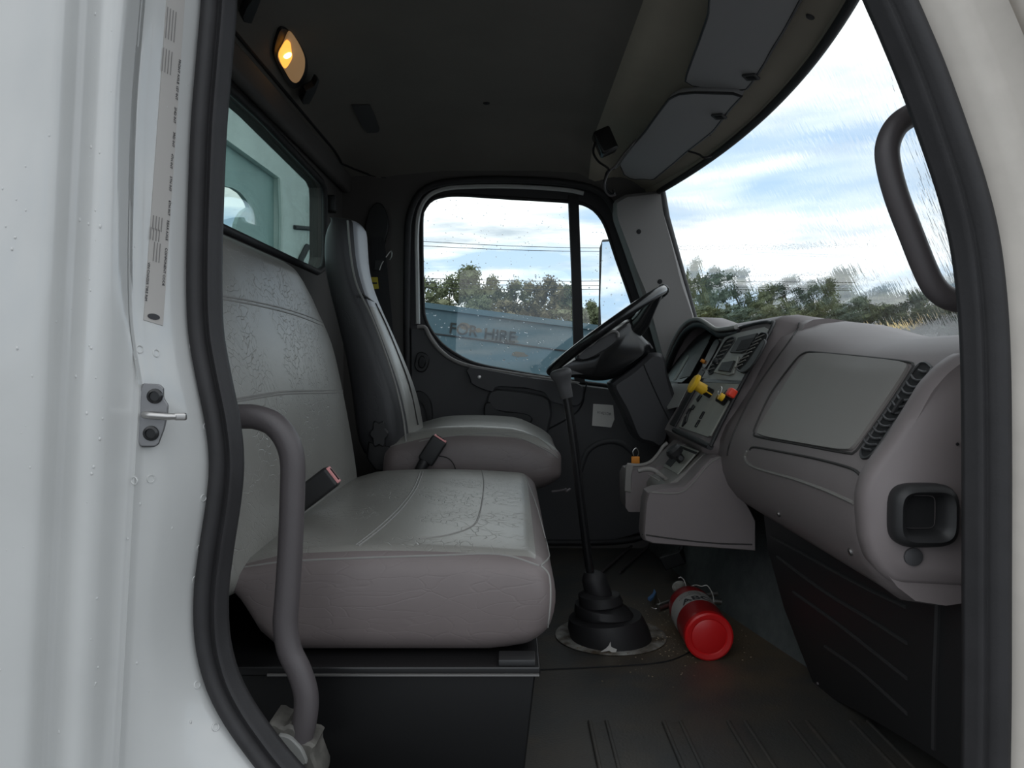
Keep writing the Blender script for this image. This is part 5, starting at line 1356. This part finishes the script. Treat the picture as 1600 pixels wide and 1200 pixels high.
# ---- things on the ceiling
def on_ceil(px, py): return hit(px, py, ceiling)
dl = thing('dome_light', 'lit amber dome lamp with dark diamond frame on the ceiling', 'ceiling lamp', on_ceil(452, 85)[0])
c0, cn = on_ceil(452, 88); 
def CP(px, py, off=0): return PP(px, py, c0 + cn * off, cn)
fr_ = [(436, 37), (446, 40), (462, 57), (474, 80), (478, 98), (473, 120), (460, 132), (452, 132), (440, 115), (427, 90), (424, 72), (430, 48)]
v, f = prism_vf(resample(catmull([CP(a, b, -0.004) for a, b in fr_], 3, True), 60), cn * 0.012, 0.002); mk('lamp_frame', v, f, M['black_plastic'], dl)
ln_ = [(451, 47), (457, 52), (467, 68), (475, 88), (474, 108), (466, 124), (459, 127), (452, 122), (443, 107), (434, 92), (434, 80), (441, 68), (447, 54)]
def glowmat():
    m = bpy.data.materials.new('lamp_lens'); m.use_nodes = True; nt = m.node_tree; b = nt.nodes['Principled BSDF']
    b.inputs['Base Color'].default_value = (0.55, 0.42, 0.30, 1); b.inputs['Roughness'].default_value = 0.35
    b.inputs['Emission Color'].default_value = (1.0, 0.55, 0.22, 1); b.inputs['Emission Strength'].default_value = 0.12
    return m
v, f = prism_vf(resample(catmull([CP(a, b, 0.008) for a, b in ln_], 3, True), 60), cn * 0.006, 0.002); ln = mk('lamp_lens', v, f, glowmat(), dl)
m = bpy.data.materials.new('bulb_glow'); m.use_nodes = True; b = m.node_tree.nodes['Principled BSDF']; b.inputs['Base Color'].default_value = (0.8, .5, .2, 1); b.inputs['Emission Color'].default_value = (1.0, 0.42, 0.06, 1); b.inputs['Emission Strength'].default_value = 1.1; MATS['bulb_glow'] = m
m = bpy.data.materials.new('bulb_core'); m.use_nodes = True; b = m.node_tree.nodes['Principled BSDF']; b.inputs['Emission Color'].default_value = (1.0, 0.75, 0.30, 1); b.inputs['Emission Strength'].default_value = 3.0; MATS['bulb_core'] = m
bg_ = [(447, 62), (453, 66), (455, 80), (456, 88), (452, 97), (444, 106), (436, 92), (435, 82), (441, 70)]
v, f = prism_vf(resample(catmull([CP(a, b, 0.0145) for a, b in bg_], 3, True), 40), cn * 0.003, 0.001); mk('lit_window', v, f, M['bulb_glow'], ln)
v, f = lathe_vf(CP(449, 86, 0.017), cn, [(0, 0.011), (0.004, 0.009), (0.006, 0.004)], 14); mk('bulb', v, f, M['bulb_core'], ln)
def hook(label, pts, c, Yoff=0.0):
    l, n = on_ceil(*c); q = [PP(a, b, l + n * 0.012, n) for a, b in pts]
    t = thing('coat_hook', label, 'coat hook', l, 'coat hooks')
    v, f = prism_vf(q, n * 0.018, 0.002); mk('hook_body', v, f, M['black_plastic'], t)
hook('black plastic coat hook beside the dome lamp', [(466, 149), (473, 133), (480, 129), (486, 125), (491, 115), (494, 117), (489, 134), (478, 154), (469, 155)], (480, 136))
hook('black plastic coat hook at the upper left corner of the ceiling', [(372, 15), (378, 0), (388, -14), (400, -22), (401, -12), (394, 8), (386, 26), (375, 24)], (385, 4))
l, n = on_ceil(571, 184); q = [PP(a, b, l + n * 0.001, n) for a, b in [(549, 163), (578, 163), (586, 180), (593, 200), (590, 205), (573, 206), (562, 190)]]
v, f = prism_vf(resample(q, 40), n * 0.006, 0.002); tag(mk('ceiling_pad', v, f, M['headliner_pad']), 'dark oval pad on the ceiling behind the driver', 'pad')
l, n = on_ceil(760, 161); v, f = lathe_vf(l, n, [(0, 0.011), (0.003, 0.009), (0.004, 0.003)], 14); tag(mk('headliner_clip', v, f, M['void']), 'small round clip in the middle of the headliner', 'clip')
for k, (a, b) in enumerate(((1107, 209), (1266, 26))):
    l, n = on_ceil(a, b)
    if l is not None: v, f = lathe_vf(l, n, [(0, 0.009), (0.002, 0.008), (0.003, 0.003)], 14); tag(mk('header_plug', v, f, M['door_plastic']), ['dark plug in the roof header between the visors and the windshield, left one', 'dark plug in the roof header at the top right, beside the near visor'][k], 'plug', 'roof header plugs')

# ---- striker and spec label on the jamb
st_ = thing('door_striker', 'grey metal door striker bolted to the white jamb', 'door striker', hit(240, 650, jl)[0])
c0, cn = hit(242, 648, jl); sn = Vector((0.12, -1, 0.0)).normalized(); so = c0 + Vector((0, -0.011, 0))
def SP(px, py, off=0): return PP(px, py, so + sn * off, sn)
so_ = [(226, 599), (250, 600), (257, 606), (257, 622), (264, 632), (263, 648), (258, 670), (249, 694), (243, 697), (222, 697), (217, 690), (216, 668), (219, 655), (216, 640), (221, 625), (220, 612)]
v, f = prism_vf(resample([SP(a, b, 0) for a, b in so_], 70), sn * 0.004, 0.001); mk('striker_plate', v, f, M['striker_plate'], st_, angle=30)
v, f = prism_vf(resample([SP(a - 1, b + 1, -0.006) for a, b in so_], 70), sn * 0.005, 0.0); mk('backing_plate', v, f, M['black_plastic'], st_, angle=30)
for a, b in ((242, 619), (236, 677)):
    v, f = lathe_vf(SP(a, b, 0.004), sn, [(0, 0.0085), (0.0025, 0.008), (0.0035, 0.0055), (0.0012, 0.005), (0.0012, 0)], 18); mk('bolt', v, f, M['gloss_black'], st_, angle=30)
pa = [SP(226, 648, 0.0), SP(228, 648, 0.014), SP(236, 649, 0.017), SP(262, 651, 0.018), SP(276, 651, 0.018)]
tube('striker_pin', pa, [0.0042, 0.0042, 0.0042, 0.0038, 0.0034], M['steel'], st_, seg=12)
v, f = frame_box(SP(282, 651, 0.018), Vector((1, 0, 0)), Vector((0, 1, 0)), Vector((0, 0, 1)), 0.013, 0.006, 0.008, 0.002, 2); mk('pin_head', v, f, M['steel'], st_)
lab_c = [(264, -14), (290, 0), (254, 509), (224, 499)]
v, f = drape_patch_vf([(262, -30), (290, -28), (254, 509), (224, 500)], jl, 0.0006, 0.0002, 4, 40); sl_ = mk('spec_label', v, f, M['label_grey'], smooth=True)
tag(sl_, 'long narrow printed specification label on the white jamb', 'label')
def jl_text(body, px, py, size, m=M['print'], bold=0.0):
    l, n = hit(px, py, jl); l = l + n * 0.0014
    l2, _ = hit(px - 3, py + 40, jl); dn = (l2 - (l - n * 0.0014)).normalized(); dn = (dn - n * dn.dot(n)).normalized()
    ay = n.cross(dn)
    return text_obj('lettering', body, size, basis(l, dn, ay, n), m, sl_, 0.0001, bold=bold)
for body, a, b, s in (('FRONT AXLE', 278, 112, 0.0047), ('1ST INT', 275, 145, 0.0047), ('2ND INT', 272, 180, 0.0047), ('3RD INT', 270, 218, 0.0047), ('4TH INT', 267, 252, 0.0047), ('5TH INT', 265, 287, 0.0047), ('6TH INT', 263, 325, 0.0047),
                      ('REAR AXLE', 260, 360, 0.0047), ('COMPONENT CODE', 256, 417, 0.0047), ('VIN CHASSIS TIRE RIM', 229, 440, 0.0045)):
    jl_text(body, a, b, s)
def block(px, py, w, n, sp=0.0042):
    l, nn = hit(px, py, jl); l2, _ = hit(px - 3, py + 40, jl); dn = (l2 - l).normalized(); ay = nn.cross(dn).normalized(); b = MB()
    for k in range(n):
        v, f = frame_box(l + nn * 0.0013 + ay * (k - n / 2) * sp, dn, ay, nn, w, 0.0011, 0.0003, 0.0001, 1); b.add(v, f)
    return b.build('small_print', M['faint_print'], sl_, smooth=False)
for a, b, w, n in ((268, 40, 0.034, 4), (262, 97, 0.026, 4), (247, 350, 0.016, 4), (243, 367, 0.014, 4), (246, 395, 0.022, 3)): block(a, b, w, n)
l, n = hit(239, 495, jl); l2, _ = hit(240, 470, jl); up_ = (l2 - l).normalized(); rt = up_.cross(n).normalized()
if rt.x < 0: rt = -rt
v, f = prism_vf([l + n * 0.0012 + rt * math.cos(t) * 0.0085 + (up_ + rt * 0) * math.sin(t) * 0.0034 for t in [k * .3927 for k in range(16)]], n * 0.0004); mk('maker_oval', v, f, M['print'], sl_, smooth=False)
# ================================================================ outside
HZ = 515                                 # where the level horizon stands in the photo
SL = (565 - HZ) / F                      # the truck leans: level ground climbs in cab coordinates
def gz(y): return CAM_Z - 1.85 + SL * y
v = [Vector((-400, 0.5, gz(0.5) - 0.0)), Vector((400, 0.5, gz(0.5))), Vector((400, 400, gz(400))), Vector((-400, 400, gz(400)))]
g0 = mk('floor', [Vector((-400, -300, gz(-300))), Vector((400, -300, gz(-300))), Vector((400, 400, gz(400))), Vector((-400, 400, gz(400)))], [(0, 1, 2, 3)], M['tarmac'], smooth=False)
g0.name = 'tarmac_lot'; tag(g0, 'grey tarmac yard outside the truck', kind='structure')
sf = mk('straw_field', [Vector((-300, 140, gz(140) + 0.05)), Vector((68, 140, gz(140) + 0.05)), Vector((96, 204, gz(204) + 0.05)), Vector((-300, 204, gz(204) + 0.05))], [(0, 1, 2, 3)], M['straw'], smooth=False)
tag(sf, 'straw coloured field in front of the far trees', 'field', kind='stuff')

# tilted blue steel container
YC = 6.5
ang = -math.atan(0.131); cx = Vector((math.cos(ang), 0, math.sin(ang))); cz = Vector((-math.sin(ang), 0, math.cos(ang)))
tl = P(667, 473, YC)
def CB(a, b, y=0): return tl + cx * a + cz * b + Vector((0, y, 0))
box = thing('steel_container', 'tilted pale blue steel container outside the driver window', 'container', (0, YC + 0.1, gz(YC)))
x0, x1 = -2.2, 2.05
mk('container_side', *prism_vf([CB(x0, 0), CB(x1, 0), CB(x1, -2.2), CB(x0, -2.2)], (0, 2.2, 0)), M['dumpster_blue'], box, smooth=False)
mk('top_rail', *prism_vf([CB(x0 - .02, 0.0), CB(x1 + .02, 0.0), CB(x1 + .02, -0.045), CB(x0 - .02, -0.045)], (0, -0.03, 0)), M['dumpster_blue'], box, smooth=False)
def cpx(px, py):
    p = P(px, py, YC) - tl; return p.dot(cx), p.dot(cz)
a, b = cpx(690, 523)
tube('weld_seam', [CB(x0, b, -0.004), CB(x1, b, -0.004)], 0.007, M['print'], box, seg=5)
for k, (pa, pb, w, h) in enumerate([(726, 509, .045, .03), (785, 527, .15, .06), (812, 554, .07, .025), (748, 516, .03, .02)]):
    a, b = cpx(pa, pb); rr = random.Random(k)
    out = [CB(a + math.cos(t * .5236) * w * rr.uniform(.75, 1.1), b + math.sin(t * .5236) * h * rr.uniform(.7, 1.1), -0.003 - 0.0005 * k) for t in range(12)]
    mk('peeled_paint', *prism_vf(out, (0, 0.002, 0)), M['letter_patch'] if k == 1 else M['rust'], box, smooth=False)
a, b = cpx(724, 516); text_obj('lettering', 'FOR', 0.125, basis(CB(a, b, -0.007), cx, cz, Vector((0, -1, 0))), M['faded_letter'], box, 0.001, bold=0.0015)
a, b = cpx(781, 525); text_obj('lettering', 'HIRE', 0.128, basis(CB(a, b, -0.007), cx, cz, Vector((0, -1, 0))), M['faded_letter'], box, 0.001, bold=0.0015)
bd = MB(); rr = random.Random(9)
for i in range(46):
    a = rr.uniform(-.3, 1.4); b = rr.uniform(-.85, -.3); w = rr.uniform(.004, .02)
    v, f = prism_vf([CB(a + math.cos(t * 1.05) * w * rr.uniform(.6, 1.4), b + math.sin(t * 1.05) * w * rr.uniform(.4, 1.), -0.002) for t in range(6)], (0, 0.001, 0)); bd.add(v, f)
bd.build('rust_spots', M['print'], box, smooth=False)

# power lines
for k, (l, r) in enumerate([((640, 376), (1000, 388)), ((640, 383), (1000, 393)), ((640, 434), (1000, 438)), ((640, 440), (1000, 446)), ((640, 448), (1000, 451))]):
    a = P(l[0], l[1], 60); b = P(r[0], r[1], 62); d = (b - a)
    pts = [a + d * t + Vector((0, 0, -0.15 * math.sin(math.pi * min(1, max(0, t))))) for t in [i / 12 for i in range(13)]]
    pts = [a - d * 1.0] + pts + [b + d * 1.0]
    w = tube('power_line', pts, 0.022, M['print'], seg=4)
    tag(w, ['topmost thin power line across the sky in the driver window', 'second thin power line from the top, just below the topmost', 'third power line down, in front of the treetops',
            'fourth power line down, in front of the treetops', 'lowest power line in the driver window'][k], 'power line', 'power lines beyond the driver window')

# trees: leaf cards gathered in lumps round a trunk
def tree_mesh(seed, h, w, spread=1.0, low=0.12, n=1500):
    rr = random.Random(seed); v = []; f = []
    lumps = []
    for i in range(26):
        t = rr.uniform(low, 1.0); rad = w / 2 * math.sin(math.pi * min(1, 0.18 + 0.80 * t)) ** 0.7
        a = rr.uniform(0, 6.283); q = rad * rr.uniform(0.1, 0.95)
        lumps.append((Vector((math.cos(a) * q, math.sin(a) * q, h * t * 0.93)), w * rr.uniform(0.13, 0.24)))
    for i in range(n):
        c, r = rr.choice(lumps)
        d = Vector((rr.gauss(0, 1), rr.gauss(0, 1), rr.gauss(0, 1))).normalized() * (r * rr.uniform(0.45, 1.08))
        p = c + d; s = w * rr.uniform(0.018, 0.040)
        a = Vector((rr.gauss(0, 1), rr.gauss(0, 1), rr.gauss(0, 1))).normalized(); b = a.orthogonal().normalized()
        k = len(v); v += [p + a * s, p - a * s * .6 + b * s * .7, p - a * s * .6 - b * s * .7, p + a.cross(b) * s * .5]; f += [(k, k + 1, k + 2), (k, k + 2, k + 3)]
    for c, r in lumps:                  # inner mass of each lump
        k = len(v); R = r * 0.72
        ph = [Vector((0, 0, R))] + [Vector((math.cos(j * 1.2566) * R * .9, math.sin(j * 1.2566) * R * .9, R * .35 * (1 if j % 2 else -1))) for j in range(5)] + [Vector((0, 0, -R))]
        v += [c + q for q in ph]
        for j in range(5): f += [(k, k + 1 + j, k + 1 + (j + 1) % 5), (k + 6, k + 1 + (j + 1) % 5, k + 1 + j)]
    me = bpy.data.meshes.new('foliage'); me.from_pydata([tuple(p) for p in v], [], f); return me
def trunk_mesh(h, w):
    v, f = tube_vf([Vector((0, 0, 0.0)), Vector((0.05 * w, 0, h * .4)), Vector((-0.02 * w, 0.03 * w, h * .85))], [w * .045, w * .03, w * .012], 7)
    me = bpy.data.meshes.new('trunk'); me.from_pydata([tuple(p) for p in v], [], f); return me
TREE = {}
for k in range(5): TREE[k] = tree_mesh(20 + k, 1.0, [0.55, 0.7, 0.62, 0.8, 0.5][k], n=3300)
TRK = trunk_mesh(1.0, 0.6); TRK.materials.append(M['bark'])
def tree(px, py_top, dist, wpx, var, m, label, group, cat='tree', name='tree', low=0):
    top = P(px, py_top, dist); g = gz(dist); h = max(1.0, top.z - g)
    t = thing(name, label, cat, (top.x, dist, g), group)
    wd = wpx * dist / F; s = wd / [0.55, 0.7, 0.62, 0.8, 0.5][var]
    me = TREE[var].copy(); me.materials.clear(); me.materials.append(M[m])
    for nm, md in (('foliage', me), ('trunk', TRK)):
        o = bpy.data.objects.new(nm, md); COL.objects.link(o); o.parent = t; o.scale = (s, s, h); 
    t.rotation_euler = (0, 0, px * 1.7)
side = [(672, 428, 52, 'leaf_green', 'leftmost round crowned green tree seen in the driver window'), (703, 426, 48, 'leaf_green', 'green tree second from the left in the driver window'),
        (733, 414, 52, 'leaf_green', 'tall round crowned tree left of the middle of the driver window'), (768, 431, 50, 'leaf_olive', 'low olive tree between two taller ones in the driver window'),
        (804, 424, 52, 'leaf_olive', 'olive green tree right of the middle of the driver window'), (835, 434, 44, 'leaf_brown', 'brownish bare looking tree in the driver window'),
        (860, 427, 46, 'leaf_brown', 'russet tree just left of the window mullion'), (885, 444, 46, 'leaf_green', 'dark green tree cut by the window mullion'),
        (925, 470, 46, 'leaf_green', 'low tree in the quarter window beside the mirror'), (960, 478, 50, 'leaf_green', 'low tree behind the door mirror'), (640, 440, 56, 'leaf_green', 'tree hidden at the rear edge of the driver window'),
        (750, 462, 60, 'leaf_green', 'bushy green tree low behind the container, left of middle'), (790, 468, 60, 'leaf_brown', 'brown bushy tree low behind the container, middle'), (830, 470, 60, 'leaf_brown', 'reddish bush low behind the container, right of middle'),
        (700, 458, 60, 'leaf_olive', 'olive bush low behind the container, left end'), (870, 478, 60, 'leaf_olive', 'olive bush low behind the container, right end')]
for k, (a, b, w, m, lb) in enumerate(side): tree(a, b, 75 + 5 * (k % 2) if k < 11 else 62, w * 1.25, k % 5, m, lb, 'trees beyond the container')
front = [(1068, 404, 34, 'tall thin tree next to the windshield pillar'), (1097, 424, 58, 'round tree second from the pillar in the windshield'), (1134, 420, 56, 'large round tree left in the windshield'),
         (1178, 452, 40, 'low gap tree between two tall crowns in the windshield'), (1207, 433, 62, 'broad tree above the instrument hood in the windshield'), (1245, 448, 44, 'thin tree right of the broad one in the windshield'),
         (1286, 432, 54, 'pointed tree above the glove box'), (1322, 470, 40, 'short tree right of the pointed one'), (1345, 463, 50, 'rounded tree above the air vent'),
         (1392, 474, 50, 'low tree left of the grab handle foot'), (1432, 447, 52, 'tall tree behind the grab handle'), (1472, 468, 52, 'tree between the grab handle and the door seal')]
for k, (a, b, w, lb) in enumerate(front): tree(a, b, 240 + 14 * (k % 3), w * 1.15, (k * 2 + 1) % 5, 'leaf_blue' if k % 3 else 'leaf_green', lb, 'tall trees along the field')
ORD = 'first second third fourth fifth sixth seventh eighth ninth tenth eleventh twelfth thirteenth fourteenth fifteenth sixteenth seventeenth eighteenth nineteenth twentieth twenty-first'.split()
for k in range(21):
    a = 1035 + k * 27; tree(a, 474 + (k * 37) % 13, 212 + 9 * (k % 2), 60, k % 5, ['leaf_green', 'leaf_blue', 'leaf_green'][k % 3], 'low hedge tree in the green band, %s from the windshield pillar' % ORD[k], 'hedge trees along the field', name='hedge_tree')

# truck bulkhead behind the rear window
XK = -2.0
bk = thing('truck_body', 'pale green steel truck body seen through the rear window', 'truck body', (XK, 6, -0.95))
def KX(px, py, X=XK): return PX(px, py, X)
hole = [(340, 292), (352, 291), (365, 294), (377, 302), (386, 314), (390, 324), (380, 330), (373, 340), (369, 352), (369, 362), (372, 375), (355, 368), (335, 358), (320, 330), (325, 300)]
hw = [KX(a, b) for a, b in hole]
cK = (sum(p.y for p in hw) / len(hw), sum(p.z for p in hw) / len(hw))
hi = with_corners(resample(hw, 50), cK, 3.9, 12.0, -1.0, 4.2, (1, 2))
v, f = plate_hole_vf(rect_ring(hi, cK, 3.9, 12.0, -1.0, 4.2, (1, 2)), hi, (-0.03, 0, 0)); mk('bulkhead_sheet', v, f, M['bulkhead_teal'], bk, smooth=False)
up = [KX(330, 200, XK + 0.05), KX(350, 215, XK + 0.05), KX(437, 278, XK + 0.05), KX(437, 440, XK + 0.05), KX(520, 500, XK + 0.05), KX(540, 330, XK + 0.05), KX(520, 200, XK + 0.05), KX(330, 40, XK + 0.05)]
v, f = prism_vf(up, (-0.05, 0, 0)); mk('upper_sheet', v, f, M['bulkhead_light'], bk, smooth=False)
tube('corner_weld', [KX(437, 280, XK + 0.06), KX(439, 340, XK + 0.06), KX(438, 430, XK + 0.06)], 0.02, M['bulkhead_light'], bk, seg=6)
tube('hinge_rod', [KX(494, 310, XK + 0.10), KX(497, 340, XK + 0.10), KX(496, 385, XK + 0.10)], 0.035, M['white_paint'], bk, seg=8)
tube('brace', [KX(460, 355, XK + 0.06), KX(495, 358, XK + 0.06)], 0.02, M['print'], bk, seg=6)
tube('hose', [KX(480, 385, XK + 0.07), KX(470, 405, XK + 0.07), KX(467, 425, XK + 0.07)], 0.03, M['print'], bk, seg=6)

# truck hood in front of the windshield
v, f = slab_vf(lambda u, w: Vector((1.02 + u * 1.4, 1.0 + w * 1.9, 0.735 - 0.10 * u - 0.30 * abs(w - 0.5) ** 2.2)), 10, 14, (0, 0, -0.03))
hd = mk('hood', v, f, M['white_paint']); tag(hd, 'white hood of the truck in front of the windshield', 'hood')

# door mirror outside
nM = Vector((-0.8, -0.6, 0)).normalized(); oM = P(965, 450, 3.22)
def MP(px, py, off=0): return PP(px, py, oM + nM * off, nM)
mr = thing('door_mirror', 'tall black framed mirror outside the driver quarter window', 'mirror', (oM.x, oM.y, oM.z - 0.2))
mo = [(940, 374), (975, 372), (1000, 380), (1004, 470), (1002, 556), (940, 560), (933, 550), (934, 470), (936, 382)]
mk('mirror_housing', *prism_vf(resample([MP(a, b, -0.004) for a, b in mo], 40), nM * -0.05, 0.006), M['black_plastic'], mr)
mi = [(941, 378), (975, 376), (990, 382), (992, 470), (990, 545), (941, 550), (938, 470)]
mm = bpy.data.materials.new('mirror_glass'); mm.use_nodes = True; q = mm.node_tree.nodes['Principled BSDF']; q.inputs['Metallic'].default_value = 1; q.inputs['Roughness'].default_value = 0.02; q.inputs['Base Color'].default_value = (.8, .85, .9, 1)
mk('mirror_glass', *prism_vf([MP(a, b, 0.002) for a, b in mi], nM * -0.005), mm, mr, smooth=False)
tube('mirror_arm', [oM + Vector((0.08, -0.02, 0.25)), oM + Vector((0.02, -0.26, 0.30))], 0.012, M['black_plastic'], mr, seg=8)
